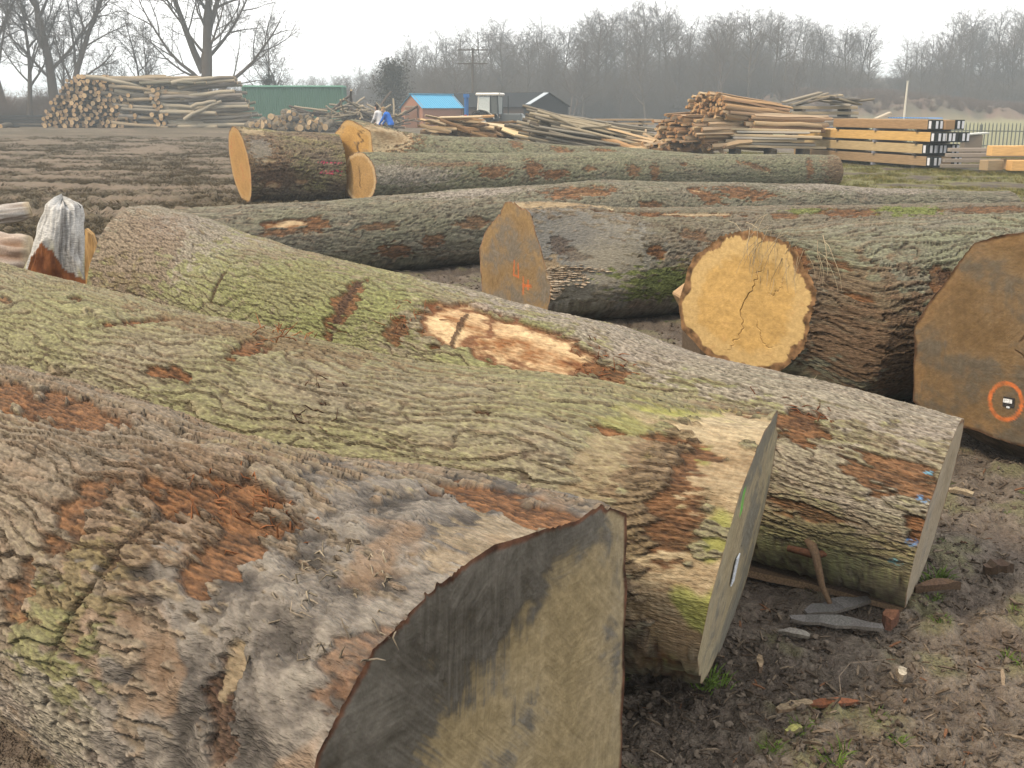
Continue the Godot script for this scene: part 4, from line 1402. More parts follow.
	make_log({"label": "dark log in the middle with a flat-topped sawn end and orange paint scrawl", "at": Vector2(0.147, -8.724), "az": -68.0, "seed": 44.0,
		"prof": [Vector2(0, 0.485), Vector2(0.5, 0.465), Vector2(1, 0.45), Vector2(2, 0.435), Vector2(6, 0.405), Vector2(9, 0.38)], "rv": 0.45, "length": 8.5, "seen": 6.0, "ds": Vector2(0.011, 0.014), "arc": Vector2(-50, 125), "dth": 1.2,
		"poly": [Vector2(-0.36, 0.955), Vector2(-0.2, 0.965), Vector2(-0.006, 0.9), Vector2(0.064, 0.77), Vector2(0.18, 0.57), Vector2(0.3, 0.36), Vector2(0.24, 0.12), Vector2(0.0, 0.02), Vector2(-0.4, 0.03), Vector2(-0.72, 0.12), Vector2(-0.76, 0.53), Vector2(-0.655, 0.69), Vector2(-0.44, 0.86)], "plen": 0.8, "hold": 0.2, "cut": Vector3(0.2, 0, 0),
		"plate": Color(0.215, 0.19, 0.15), "algae": -0.15, "algae_colour": Color(0.165, 0.155, 0.105), "amp": 0.014, "fx": 3.6, "fv": 32.0,
		"patches": [
			["smooth", 0.35, 75, 0.55, 0.42, 1.0, 0.0], ["dark", 0.2, 70, 0.1, 0.09, 0.6, 0.0], ["dark", 0.3, 85, 0.12, 0.05, 0.5, 0.0], ["pale", 0.25, 6, 0.5, 0.11, 1.0, 0.0], ["red", 1.3, 22, 0.75, 0.05, 1.0, 0.03], ["pale", 1.45, 20, 0.35, 0.02, 0.8, 0.03], ["red", 0.9, 71, 0.1, 0.05, 1.0, 0.4], ["red", 1.3, 55, 0.16, 0.07, 0.65, 0.2],
			["green", 1.2, 105, 0.6, 0.16, 0.9, 0.0], ["brown", 1.5, 88, 0.35, 0.07, 0.7, 0.0], ["green", 2.6, 18, 0.3, 0.06, 0.8, 0.0], ["red", 3.0, 24, 0.4, 0.08, 0.9, 0.0], ["green", 3.7, 24, 0.4, 0.1, 0.9, 0.0], ["red", 4.6, 26, 0.6, 0.08, 0.8, 0.0], ["red", 2.3, 27, 0.15, 0.06, 0.8, 0.0], ["pale", 0.06, 98, 0.16, 0.12, 0.85, 0.0]],
		"face": {"rings": 70, "rays": 200, "heart": Color(0.221, 0.147, 0.070), "sap": Color(0.257, 0.171, 0.079), "much": -0.02, "bark": 0.012, "weather": 0.15, "stain": Color(0.088, 0.075, 0.058), "saw": 0.9, "saw_turn": 1.45, "pith": Vector2(0.05, 0.0),
			"marks": [["line", Color(0.55, 0.13, 0.035), 0.0, 0.0, -0.01, -0.12, 0.009], ["line", Color(0.55, 0.13, 0.035), -0.01, -0.12, 0.06, -0.13, 0.009], ["line", Color(0.55, 0.13, 0.035), 0.06, -0.13, 0.055, -0.02, 0.009], ["line", Color(0.55, 0.13, 0.035), 0.13, -0.12, 0.13, -0.26, 0.009], ["line", Color(0.55, 0.13, 0.035), 0.13, -0.19, 0.24, -0.18, 0.013], ["line", Color(0.55, 0.13, 0.035), 0.2, -0.14, 0.2, -0.21, 0.012]]}})
	make_log({"label": "long grey-green log behind the dark one, a torn pale strip near its left end", "at": Vector2(-3.345, -10.682), "az": -62.0, "seed": 58.0,
		"prof": [Vector2(0, 0.37), Vector2(1, 0.375), Vector2(2, 0.39), Vector2(3, 0.41), Vector2(5, 0.435), Vector2(6, 0.415), Vector2(8, 0.37), Vector2(10, 0.305), Vector2(12, 0.25)], "rv": 0.4, "length": 12.2, "seen": 11.5, "ds": Vector2(0.0145, 0.02), "arc": Vector2(-40, 125), "dth": 1.6,
		"plate": Color(0.205, 0.19, 0.15), "furrow": Color(0.06, 0.05, 0.04), "algae": 0.05, "algae_colour": Color(0.17, 0.168, 0.115), "amp": 0.016, "fx": 3.0, "fv": 30.0,
		"patches": [
			["wood", 1.1, 55, 0.3, 0.05, 1.0, 0.0], ["red", 1.38, 58, 0.12, 0.1, 0.9, 0.0], ["red", 1.0, 68, 0.3, 0.05, 0.8, 0.0], ["red", 2.2, 112, 0.2, 0.1, 0.85, 0.0], ["red", 2.04, 70, 0.25, 0.05, 0.7, 0.0], ["grey", 3.2, 18, 0.7, 0.1, 0.9, 0.0], ["wood", 4.65, 40, 0.35, 0.05, 0.9, 0.0], ["red", 4.5, 35, 0.5, 0.1, 0.85, 0.0],
			["red", 5.42, 67, 0.2, 0.06, 0.8, 0.0], ["wood", 6.23, 40, 0.2, 0.04, 0.9, 0.3], ["red", 6.3, 50, 0.25, 0.1, 0.85, 0.3], ["red", 6.95, 40, 0.5, 0.12, 0.9, 0.1], ["red", 2.6, 100, 0.15, 0.08, 0.8, 0.0], ["red", 3.1, 75, 0.2, 0.07, 0.7, 0.0], ["grey", 9, 20, 1.5, 0.15, 0.8, 0.0]],
		"face": {"rings": 12, "rays": 60}})
	make_log({"label": "thick log with a fresh honey-yellow sawn end, grass strands hanging over it", "at": Vector2(1.497, -6.189), "az": -70.0, "seed": 71.0,
		"prof": [Vector2(0, 0.5), Vector2(0.4, 0.525), Vector2(1, 0.53), Vector2(3, 0.535), Vector2(6, 0.5)], "rv": 0.52, "length": 6.5, "seen": 2.6, "ds": Vector2(0.007, 0.011), "arc": Vector2(-50, 135), "dth": 0.85,
		"poly": [Vector2(-0.63, 0.55), Vector2(-0.53, 0.83), Vector2(-0.35, 0.97), Vector2(-0.17, 1.02), Vector2(0.03, 1.0), Vector2(0.15, 0.94), Vector2(0.27, 0.72), Vector2(0.22, 0.39), Vector2(0.08, 0.24), Vector2(-0.11, 0.175), Vector2(-0.42, 0.25), Vector2(-0.59, 0.37)], "plen": 0.3, "cut": Vector3(0.4, 0, 0),
		"plate": Color(0.222, 0.211, 0.167), "furrow": Color(0.06, 0.047, 0.036), "algae": -0.2, "algae_colour": Color(0.200, 0.215, 0.133), "amp": 0.018, "fx": 3.2, "fv": 27.0,
		"patches": [
			["brown", 0.3, 88, 0.5, 0.4, 0.7, 0.0], ["brown", 1.0, 110, 1.2, 0.35, 0.8, 0.0], ["red", 0.06, 48, 0.05, 0.13, 1.0, 0.0], ["red", 0.3, 72, 0.06, 0.02, 1.0, 0.0], ["dark", 0.0, 25, 0.06, 0.15, 0.6, 0.0], ["red", 0.03, 85, 0.05, 0.12, 0.8, 0.0], ["red", 0.8, 60, 0.1, 0.07, 0.8, 0.3], ["dark", 0.84, 60, 0.05, 0.05, 0.8, 0.0], ["red", 0.25, 50, 0.05, 0.03, 0.8, 0.0]],
		"face": {"rings": 120, "rays": 320, "heart": Color(0.450, 0.293, 0.108), "sap": Color(0.491, 0.351, 0.162), "sapw": 0.13, "bark": 0.04, "bark_colour": Color(0.177, 0.102, 0.051), "much": -0.75, "weather": 0.0, "saw": 0.25, "saw_turn": 0.1, "stain": Color(0.272, 0.170, 0.075), "ring": 0.35, "gap": 0.5, "cracks": [[0.35, 0.0, 0.26, 0.0022], [3.35, 0.0, 0.32, 0.0022], [2.4, 0.14, 0.33, 0.0016], [1.2, 0.18, 0.3, 0.0014]]}})
	make_log({"label": "brown-faced log at the right edge with an orange spray ring round its tag", "at": Vector2(2.342, -5.106), "az": -62.0, "seed": 83.0,
		"prof": [Vector2(0, 0.53), Vector2(0.5, 0.565), Vector2(2, 0.555), Vector2(5, 0.5)], "rv": 0.55, "length": 5.5, "seen": 1.2, "ds": Vector2(0.01, 0.016), "arc": Vector2(-50, 150), "dth": 1.0,
		"poly": [Vector2(-0.4, 0.659), Vector2(-0.157, 1.083), Vector2(-0.027, 1.133), Vector2(0.055, 1.148), Vector2(0.3, 1.08), Vector2(0.46, 0.8), Vector2(0.45, 0.45), Vector2(0.33, 0.2), Vector2(0.164, 0.13), Vector2(-0.162, 0.175), Vector2(-0.375, 0.24)], "plen": 0.28, "cut": Vector3(0.3, 0, 0),
		"plate": Color(0.148, 0.111, 0.081), "algae": -0.6, "amp": 0.008,
		"patches": [["brown", 0.2, 110, 0.7, 0.7, 0.8, 0.0]],
		"face": {"rings": 90, "rays": 220, "heart": Color(0.156, 0.101, 0.049), "sap": Color(0.202, 0.122, 0.055), "sapw": 0.05, "sap_much": 0.6, "bark": 0.01, "bark_colour": Color(0.068, 0.037, 0.020), "much": -0.12, "low": 0.5, "weather": 0.08, "stain": Color(0.058, 0.048, 0.034), "saw": 0.5, "saw_turn": 0.9, "pith": Vector2(0.05, -0.05),
			"marks": [["ring", Color(0.62, 0.16, 0.04), 0.035, -0.305, 0.072, 0.09, 0.14]], "cracks": [[0.5, 0.05, 0.2, 0.004], [2.0, 0.0, 0.15, 0.003]]}})
	make_log({"label": "long mossy log in the back row with an oval pale yellow end", "at": Vector2(-2.82, -20.38), "az": -69.0, "seed": 95.0,
		"prof": [Vector2(0, 0.46), Vector2(1, 0.44), Vector2(5, 0.42), Vector2(8, 0.38), Vector2(11, 0.35)], "rv": 0.42, "cut": Vector3(0.42, 0, 0), "length": 10.55, "seen": 10.55, "ds": Vector2(0.024, 0.026), "arc": Vector2(-30, 120), "dth": 2.6,
		"plate": Color(0.21, 0.2, 0.145), "furrow": Color(0.06, 0.05, 0.04), "algae": 0.25, "algae_colour": Color(0.175, 0.178, 0.112), "amp": 0.02, "fx": 2.2, "fv": 21.0,
		"patches": [["grey", 0.8, 80, 0.9, 0.2, 0.8, 0.0], ["red", 2.5, 74, 0.35, 0.13, 0.85, 0.0], ["red", 3.3, 68, 0.2, 0.2, 0.9, 0.4], ["red", 3.75, 85, 0.3, 0.1, 0.9, 0.0], ["red", 4.5, 70, 0.15, 0.06, 0.8, 0.0], ["red", 5.45, 78, 0.15, 0.15, 0.8, 0.0], ["red", 5.95, 84, 0.12, 0.2, 0.8, 0.0], ["red", 6.6, 60, 0.1, 0.05, 0.9, 0.0], ["red", 8.3, 65, 0.4, 0.07, 0.8, 0.3], ["red", 9.7, 75, 0.1, 0.3, 0.8, 0.0], ["brown", 10.5, 80, 0.5, 0.5, 0.8, 0.0], ["brown", 1.6, 55, 0.8, 0.05, 0.8, 0.0]],
		"face": {"rings": 40, "rays": 120, "heart": Color(0.343, 0.214, 0.086), "sap": Color(0.465, 0.337, 0.184), "sapw": 0.06, "sap_much": 1.0, "bark": 0.015, "much": -0.8, "weather": 0.0, "cracks": [[0.0, 0.0, 0.2, 0.01], [3.14, 0.0, 0.2, 0.01]]}})
	make_log({"label": "back-row log with a tall fresh-cut butt and pale trimmed top beyond the oval-ended one", "at": Vector2(-3.05, -21.05), "az": -69.0, "seed": 104.0,
		"prof": [Vector2(0, 0.67), Vector2(1, 0.62), Vector2(2, 0.585), Vector2(5, 0.47), Vector2(9, 0.33)], "rv": 0.6, "length": 9.5, "seen": 9.0, "ds": Vector2(0.024, 0.03), "arc": Vector2(-30, 120), "dth": 2.2,
		"poly": [Vector2(-0.4, 1.2), Vector2(-0.1, 1.5), Vector2(0.1, 1.46), Vector2(0.46, 1.3), Vector2(0.5, 0.95), Vector2(0.6, 0.75), Vector2(0.82, 0.62), Vector2(0.86, 0.25), Vector2(0.7, 0.0), Vector2(0.1, 0.0), Vector2(-0.5, 0.1), Vector2(-0.6, 0.7)], "plen": 1.3, "cut": Vector3(0.6, 0, 0),
		"plate": Color(0.21, 0.2, 0.145), "furrow": Color(0.06, 0.05, 0.04), "algae": 0.25, "algae_colour": Color(0.175, 0.178, 0.112), "amp": 0.02, "fx": 2.2, "fv": 21.0,
		"patches": [["red", 0.55, 30, 0.75, 0.42, 0.95, 0.0], ["pale", 0.35, 30, 0.75, 0.36, 1.0, 0.0], ["red", 3.25, 25, 0.15, 0.2, 0.8, 0.0], ["red", 4.3, 40, 0.3, 0.15, 0.85, 0.3], ["red", 5.2, 35, 0.3, 0.15, 0.85, 0.3], ["red", 6.6, 40, 0.3, 0.1, 0.85, 0.0]],
		"face": {"rings": 40, "rays": 120, "heart": Color(0.428, 0.257, 0.086), "sap": Color(0.453, 0.306, 0.135), "bark": 0.02, "much": -0.6, "weather": 0.0, "cracks": [[0.2, 0.1, 0.6, 0.02]]}})
	make_log({"label": "short dark log at the far left with a golden sawn end and two pink stripes", "at": Vector2(-5.02, -20.38), "az": -69.0, "seed": 117.0,
		"prof": [Vector2(0, 0.69), Vector2(0.4, 0.66), Vector2(1, 0.63), Vector2(3, 0.56)], "rv": 0.65, "length": 1.85, "seen": 1.85, "ds": Vector2(0.018, 0.02), "arc": Vector2(-30, 140), "dth": 1.6,
		"cut": Vector3(0.12, -0.1, 0), "plate": Color(0.163, 0.130, 0.096), "furrow": Color(0.05, 0.035, 0.027), "algae": -0.4, "amp": 0.028, "fx": 1.8, "fv": 14.0,
		"patches": [["brown", 0.3, 75, 0.5, 0.5, 0.8, 0.0], ["smooth", 0.3, 60, 0.25, 0.25, 0.7, 0.0], ["pale", 0.2, 20, 0.25, 0.16, 0.7, 0.0], ["pale", 0.42, 78, 0.2, 0.035, 0.9, 0.0], ["dark", 0.7, 105, 0.6, 0.2, 0.6, 0.0], ["wood", 0.5, 118, 0.14, 0.08, 0.6, 0.0], ["wood", 1.0, 112, 0.15, 0.05, 0.6, 0.0],
			["paint", 1.55, 79, 0.27, 0.02, 1.0, 0.0, Color(0.85, 0.03, 0.17)], ["paint", 1.6, 93, 0.3, 0.018, 1.0, 0.0, Color(0.85, 0.03, 0.17)], ["paint", 1.5, 97, 0.2, 0.02, 0.9, 0.1, Color(0.85, 0.03, 0.17)]],
		"face": {"rings": 40, "rays": 120, "heart": Color(0.380, 0.221, 0.074), "sap": Color(0.428, 0.282, 0.122), "bark": 0.02, "much": -0.5, "weather": 0.0, "stain": Color(0.272, 0.109, 0.041)}})


# ---------------------------------------------------------------- stacks of timber
func pole_form(n_seed: int, length: float, r: float, col: Color, end_col: Color, sides := 8) -> ArrayMesh:   # lies along +x
	rng.seed = n_seed
	var G := Geo.new()
	var pts := []
	var rads := []
	for k in 5:
		pts.append(Vector3(length * k / 4.0, rng.randfn() * r * 0.25, rng.randfn() * r * 0.25))
		rads.append(r * lerpf(1.0, 0.78, k / 4.0) * rng.randf_range(0.93, 1.07))
	G.tube(pts, rads, sides, col, true, end_col)
	return G.mesh()


func stake_form(n_seed: int, length: float, r: float, wood: Color, skin: Color, end_col: Color) -> ArrayMesh:   # a cleft wedge along +x, bark on its round side
	rng.seed = n_seed
	var G := Geo.new()
	var a0 := rng.randf_range(0.9, 1.5)
	var rings := []
	for k in 4:
		var x := length * k / 3.0
		var o := Vector3(x, rng.randfn() * r * 0.18, rng.randfn() * r * 0.18)
		var s := r * rng.randf_range(0.85, 1.1) * (1.0 if k < 3 else 0.75)
		var ring := [o + Vector3(0, -s * 0.5, 0)]
		for q in 4:
			var a := lerpf(-a0, a0, q / 3.0) * 0.75
			ring.append(o + Vector3(0, s * (cos(a) - 0.5), s * sin(a)))
		rings.append(ring)
	for k in 3:
		for q in 5:
			var u := (q + 1) % 5
			G.quad(rings[k][q], rings[k][u], rings[k + 1][u], rings[k + 1][q], wood if q == 0 or q == 4 else skin)
	for e in [0, 3]:
		var R: Array = rings[e]
		for q in [[0, 1, 2], [0, 2, 3], [0, 3, 4]]:
			var v := [R[q[0]], R[q[1]], R[q[2]], R[q[2]]]
			if e == 0:
				v.reverse()
			G.quad(v[0], v[1], v[2], v[3], end_col)
	return G.mesh()


func lay(called: String, mesh: Mesh, label: String, category: String, group: String, at: Vector3, dir: Vector3, roll := 0.0, size := Vector3.ONE) -> MeshInstance3D:
	var o := single(called, mesh, M.chip, label, category, at, Vector3.ZERO, group)
	var x := dir.normalized()
	var z := x.cross(Vector3.UP).normalized()
	var y := z.cross(x)
	o.basis = (Basis(x, y, z) * Basis(Vector3.RIGHT, roll)).scaled_local(size)
	return o


func bundle(called: String, meshes: Array, label: String, category: String, group: String, at: Vector3, dir: Vector3, half: Vector2, r: float, loose: float, most := 999) -> void:
	var z := dir.normalized().cross(Vector3.UP).normalized()
	var y := z.cross(dir.normalized())
	var row := 0
	var v := -half.y
	var n := 0
	while v <= half.y:
		var u := -half.x + (r if row % 2 else 0.0)
		while u <= half.x:
			if (u / half.x) * (u / half.x) + (v / half.y) * (v / half.y) < 1.0 and n < most:
				var p := at + z * (u + rng.randfn() * r * 0.25) + y * (v + rng.randfn() * r * 0.25) + dir.normalized() * rng.randfn() * loose * 0.7
				var d := dir.normalized() + Vector3(rng.randfn(), rng.randfn() * 0.6, rng.randfn()) * loose * 0.12
				lay(called, meshes[rng.randi() % meshes.size()], label, category, group, p, d, rng.randf() * TAU, Vector3(rng.randf_range(0.9, 1.1), 1, 1))
				n += 1
			u += r * 2.0
		v += r * 1.74
		row += 1


func build_stacks() -> void:
	rng.seed = 4040
	var g0 := lie(-24, -70)
	# ---- the big pole stack at left: butts towards us at its left end, long poles across at its right
	var butts := []
	for k in 5:
		butts.append(pole_form(50 + k, 3.0, 0.115 + 0.012 * (k % 3), Color(0.13, 0.11, 0.085), [Color(0.52, 0.36, 0.2), Color(0.42, 0.29, 0.17), Color(0.6, 0.43, 0.25), Color(0.36, 0.25, 0.15), Color(0.5, 0.33, 0.17)][k]))
	rng.seed = 4041
	var row := 0
	var y := g0 + 0.12
	var put := 0
	while y < g0 + 3.25:
		var f := (y - g0) / 3.25
		var x := lerpf(-29.6, -27.2, pow(f, 1.3)) + (0.13 if row % 2 else 0.0)
		while x < lerpf(-23.2, -24.3, f):
			if put < 260:
				var tone := rng.randi() % 5
				lay("stacked_pole", butts[tone], "%s round pole end in the %s of the big pole stack" % [["tan", "dull tan", "bright tan", "brown", "reddish tan"][tone], ["lowest courses", "lower middle courses", "upper middle courses", "topmost courses"][mini(int(f * 4.0), 3)]], "pole", "poles stacked end-on in the big stack", Vector3(x + rng.randfn() * 0.03, y + rng.randfn() * 0.03, -70 + rng.randfn() * 0.22), Vector3(0.16 + rng.randfn() * 0.03, rng.randfn() * 0.02, -1), rng.randf() * TAU)
				put += 1
			x += 0.262
		y += 0.225
		row += 1
	var longs := []
	for k in 6:
		rng.seed = 900 + k
		longs.append(pole_form(60 + k, 3.6, 0.11 + 0.02 * (k % 3), [Color(0.28, 0.25, 0.2), Color(0.2, 0.175, 0.135), Color(0.38, 0.33, 0.25), Color(0.17, 0.16, 0.115), Color(0.32, 0.255, 0.175), Color(0.26, 0.235, 0.2)][k], Color(0.46, 0.33, 0.19)))
	rng.seed = 4042
	for lv in 14:
		var f := lv / 13.0
		for q in 8:
			var x := lerpf(-24.6, -25.0, f) + (q % 3) * lerpf(2.6, 2.1, f) + rng.randfn() * 0.35
			var right_end := lerpf(-15.9, -17.6, f)
			x = minf(x, right_end - 3.4 + rng.randf() * 0.3)
			var tilt := rng.randfn() * 0.045 + (0.05 if q % 3 == 2 else -0.03)
			lay("long_pole", longs[rng.randi() % 6], "long grey pole laid crosswise in the right half of the big pole stack", "pole", "poles laid crosswise in the big stack", Vector3(x, g0 + 0.14 + lv * 0.215 + rng.randfn() * 0.05, -70.4 - (q / 3) * 0.35 + rng.randfn() * 0.1 + 0.5), Vector3(1, tilt, rng.randfn() * 0.07), rng.randf() * TAU)
	for q in [[-20.4, 0.55, -0.9, 1.15, 2.6], [-26.2, 3.12, 0.08, -0.2, 3.4], [-21.0, 2.75, 0.2, 0.1, 3.0], [-19.9, 1.3, 0.9, 0.5, 1.6]]:
		lay("long_pole", longs[2], "pale pole lying askew on the front of the big pole stack", "pole", "poles lying askew on the big stack", Vector3(q[0], g0 + q[1], -69.3), Vector3(absf(q[2]) + 0.4, q[3] * 0.5, -0.1), 0.0, Vector3(q[4] / 3.6, 0.9, 0.9))
	for k in 26:
		lay("stacked_pole", butts[rng.randi() % 5], "pole butt showing between crosswise poles of the big stack", "pole", "pole butts in the middle of the big stack", Vector3(-22.15 + rng.randfn() * 0.22 + (k % 3) * 0.24, g0 + 0.2 + k * 0.098, -69.55 + rng.randfn() * 0.06), Vector3(0.1, 0, -1), rng.randf() * TAU, Vector3(0.6, 1, 1))
	# low dark rail stack left of it, and a few logs
	for k in 4:
		single("dark_rail", slab(Vector3(-1.6, 0, -0.12), Vector3(1.6, 0.16, 0.12), Color(0.06, 0.062, 0.06), 0.01), M.chip, "dark sawn rail in the low pile at the left edge of the big pole stack", "rail", Vector3(-31.2, lie(-31, -71) + 0.05 + k * 0.19, -71.0), Vector3(0, 0.06 * k, 0), "dark rails piled by the pole stack")
	for k in 5:
		lay("stacked_pole", butts[k], "short round log on the ground at the far left edge below the first tree", "pole", "logs on the ground at the far left", Vector3(-33.8 + k * 0.42, lie(-33, -70) + 0.13 + (0.2 if k == 2 else 0.0), -70), Vector3(0.3, 0, -1), 1.0 * k, Vector3(0.5, 1.3, 1.3))
	# ---- firewood heap in front of the container
	var billets := []
	for k in 4:
		billets.append(pole_form(80 + k, 0.75, 0.13 + 0.02 * k, Color(0.12, 0.1, 0.075) * (1.0 + 0.3 * (k % 2)), [Color(0.4, 0.27, 0.14), Color(0.52, 0.33, 0.15), Color(0.3, 0.22, 0.13), Color(0.46, 0.34, 0.2)][k], 7))
	rng.seed = 4043
	for k in 120:
		var u := rng.randf_range(-1, 1)
		var h := maxf(0.0, 1.0 - absf(u) * 0.75) * rng.randf() * 1.05
		lay("firewood_billet", billets[rng.randi() % 4], "short firewood billet in the heap before the green container", "firewood", "firewood heaped by the green container", Vector3(-13.2 + u * 2.2, lie(-13, -66) + 0.12 + h, -66 + rng.randf_range(-0.3, 0.5) - h * 0.4), Vector3(rng.randfn() * 0.7, rng.randfn() * 0.25, -1), rng.randf() * TAU)
	# ---- brushwood by the people
	var sticks := []
	for k in 4:
		sticks.append(pole_form(90 + k, 2.6, 0.04 + 0.01 * k, [Color(0.16, 0.14, 0.11), Color(0.24, 0.2, 0.14), Color(0.33, 0.28, 0.2), Color(0.1, 0.08, 0.065)][k], Color(0.45, 0.35, 0.22), 5))
	rng.seed = 4044
	for k in 150:
		var u := rng.randf_range(-1, 1)
		var h := (1.0 - absf(u) * 0.55) * rng.randf() * 1.7
		lay("cut_branch", sticks[rng.randi() % 4], "cut branch in the brushwood heap between container and brick shed", "branch", "branches heaped behind the people", Vector3(-9.9 + u * 2.9, lie(-9, -68) + 0.05 + h, -68 + rng.randf_range(-0.8, 0.8)), Vector3(rng.randfn(), rng.randfn() * 0.25, rng.randfn() * 0.5), rng.randf() * TAU, Vector3(rng.randf_range(0.4, 0.9), 1.3, 1.3))
	# ---- low heap of cleft pale (left of the tractor's foot)
	var stakes := []
	for k in 6:
		var wood: Color = [Color(0.42, 0.27, 0.14), Color(0.52, 0.38, 0.22), Color(0.33, 0.2, 0.1), Color(0.47, 0.3, 0.16), Color(0.6, 0.47, 0.3), Color(0.36, 0.25, 0.15)][k]
		stakes.append(stake_form(200 + k, 1.9, 0.075 + 0.012 * (k % 3), wood, wood * 0.5, wood * 0.75))
	rng.seed = 4045
	for k in 150:
		var u := rng.randf_range(-1, 1)
		var h := (0.55 + 0.42 * sm01(0.9, -0.8, u)) * rng.randf()
		lay("cleft_stake", stakes[rng.randi() % 6], "cleft stake in the low heap in front of the tractor", "stake", "cleft stakes heaped before the tractor", Vector3(-1.6 + u * 1.9, lie(-1, -40) + 0.45 + h, -40 + rng.randf_range(-0.5, 0.6) - h * 0.3), Vector3(1.0, rng.randfn() * 0.12 - 0.08, rng.randfn() * 0.8), rng.randf() * TAU, Vector3(rng.randf_range(0.6, 1.0), 1, 1))
	for k in 9:
		single("pale_plank", slab(Vector3(0, 0, -0.12), Vector3(1.6, 0.05, 0.12), Color(0.62, 0.5, 0.33) * rng.randf_range(0.8, 1.1), 0.01), M.chip, "pale sawn slab lying on top of the low stake heap", "slab", Vector3(-2.6 + k * 0.42, lie(-1, -40) + 1.34 - k * 0.06, -39.8 + rng.randfn() * 0.15), Vector3(0.1, rng.randfn() * 0.2, -0.12 + rng.randfn() * 0.05), "pale slabs on the low heap")
	single("pale_plank", slab(Vector3(0, 0, -0.16), Vector3(1.1, 0.06, 0.16), Color(0.7, 0.55, 0.32), 0.01), M.chip, "broad cream slab sloping down at the right end of the low stake heap", "slab", Vector3(-0.35, lie(0, -39) + 0.98, -39.3), Vector3(0.5, -0.3, -0.42))
	for k in 5:
		lay("ground_log", longs[k], "old log lying along the foot of the heaps behind the back row", "log", "logs under the heaps", Vector3(-3.4 + k * 1.6, 0.3, -38.8 - 0.1 * k), Vector3(1, 0.0, rng.randfn() * 0.05), k, Vector3(0.7, 1.6, 1.6))
	# ---- bundle of thin weathered poles, butts at left, tops running down to the right
	var thin := []
	for k in 5:
		thin.append(pole_form(120 + k, 3.3, 0.045 + 0.008 * (k % 3), [Color(0.2, 0.18, 0.14), Color(0.3, 0.26, 0.19), Color(0.14, 0.12, 0.095), Color(0.26, 0.24, 0.2), Color(0.34, 0.29, 0.2)][k], Color(0.25, 0.19, 0.12), 6))
	rng.seed = 4046
	bundle("thin_pole", thin, "thin weathered pole in the bundle sloping down to the right", "pole", "thin poles bundled beside the big stake heap", Vector3(0.95, 1.02, -36.0), Vector3(1, -0.2, 0.12), Vector2(0.85, 0.55), 0.052, 0.6)
	bundle("thin_pole", thin, "thin weathered pole in the bundle sloping down to the right", "pole", "thin poles bundled beside the big stake heap", Vector3(1.3, 1.15, -36.3), Vector3(1, -0.3, 0.25), Vector2(0.5, 0.35), 0.055, 0.7)
	for q in [[3.0, 1.25, 0.4, -1.0], [1.2, 1.5, 1.0, -0.5], [1.5, 1.0, 1.0, 0.1]]:
		lay("thin_pole", thin[1], "pale thin pole lying loose across the bundle of weathered poles", "pole", "loose thin poles on the bundle", Vector3(q[0], q[1], -35.3), Vector3(q[2], q[3], 0.1), 0.0, Vector3(0.5, 1, 1))
	# ---- sawn boards stacked with gaps
	rng.seed = 4047
	for lv in 6:
		for q in 3:
			var w := rng.randf_range(0.75, 1.15)
			single("stacked_board", slab(Vector3(-1.55, 0, -0.2), Vector3(1.55, 0.09, 0.2), [Color(0.36, 0.27, 0.17), Color(0.25, 0.2, 0.14), Color(0.2, 0.17, 0.13), Color(0.32, 0.23, 0.14)][rng.randi() % 4] * w, 0.01), M.chip, "sawn board in the open stack behind the thin poles", "board", Vector3(5.15 + rng.randfn() * 0.06 + (0.25 if lv > 3 else 0.0), lie(5, -55) + 0.12 + lv * 0.175, -55 - q * 0.45), Vector3(0, rng.randfn() * 0.02, 0), "boards in the open stack")
		for q in 3:
			single("stack_batten", slab(Vector3(-0.04, 0, -0.7), Vector3(0.04, 0.08, 0.7), Color(0.14, 0.11, 0.08)), M.chip, "thin batten between boards of the open stack", "batten", Vector3(3.9 + q * 1.25, lie(5, -55) + 0.035 + lv * 0.175, -55.4), Vector3.ZERO, "battens in the open stack")
	# ---- the big heap of cleft oak stakes
	var oak := []
	for k in 7:
		var wood: Color = [Color(0.4, 0.2, 0.085), Color(0.5, 0.28, 0.12), Color(0.3, 0.145, 0.065), Color(0.56, 0.4, 0.22), Color(0.36, 0.21, 0.11), Color(0.45, 0.24, 0.1), Color(0.26, 0.15, 0.085)][k]
		oak.append(stake_form(300 + k, 3.1, 0.085 + 0.01 * (k % 3), wood.lerp(Color(0.55, 0.45, 0.31), 0.6), wood.lerp(Color(0.4, 0.3, 0.19), 0.4), wood.lerp(Color(0.38, 0.25, 0.13), 0.4)))
	rng.seed = 4048
	bundle("oak_stake", oak, "cleft oak stake in the upper bundle, brown end forward", "stake", "oak stakes in the upper bundle", Vector3(6.0, 1.68, -34.2), Vector3(1, -0.13, -0.75), Vector2(0.85, 0.5), 0.06, 0.14)
	bundle("oak_stake", oak, "cleft oak stake in the right-hand bundle under the upper one", "stake", "oak stakes in the right bundle", Vector3(7.1, 1.25, -34.4), Vector3(1, -0.03, -0.55), Vector2(0.55, 0.3), 0.06, 0.14)
	bundle("oak_stake", oak, "cleft oak stake in the middle bundle below the upper one", "stake", "oak stakes in the middle bundle", Vector3(5.2, 1.1, -34.0), Vector3(1, 0.0, -0.8), Vector2(1.05, 0.48), 0.068, 0.35, 90)
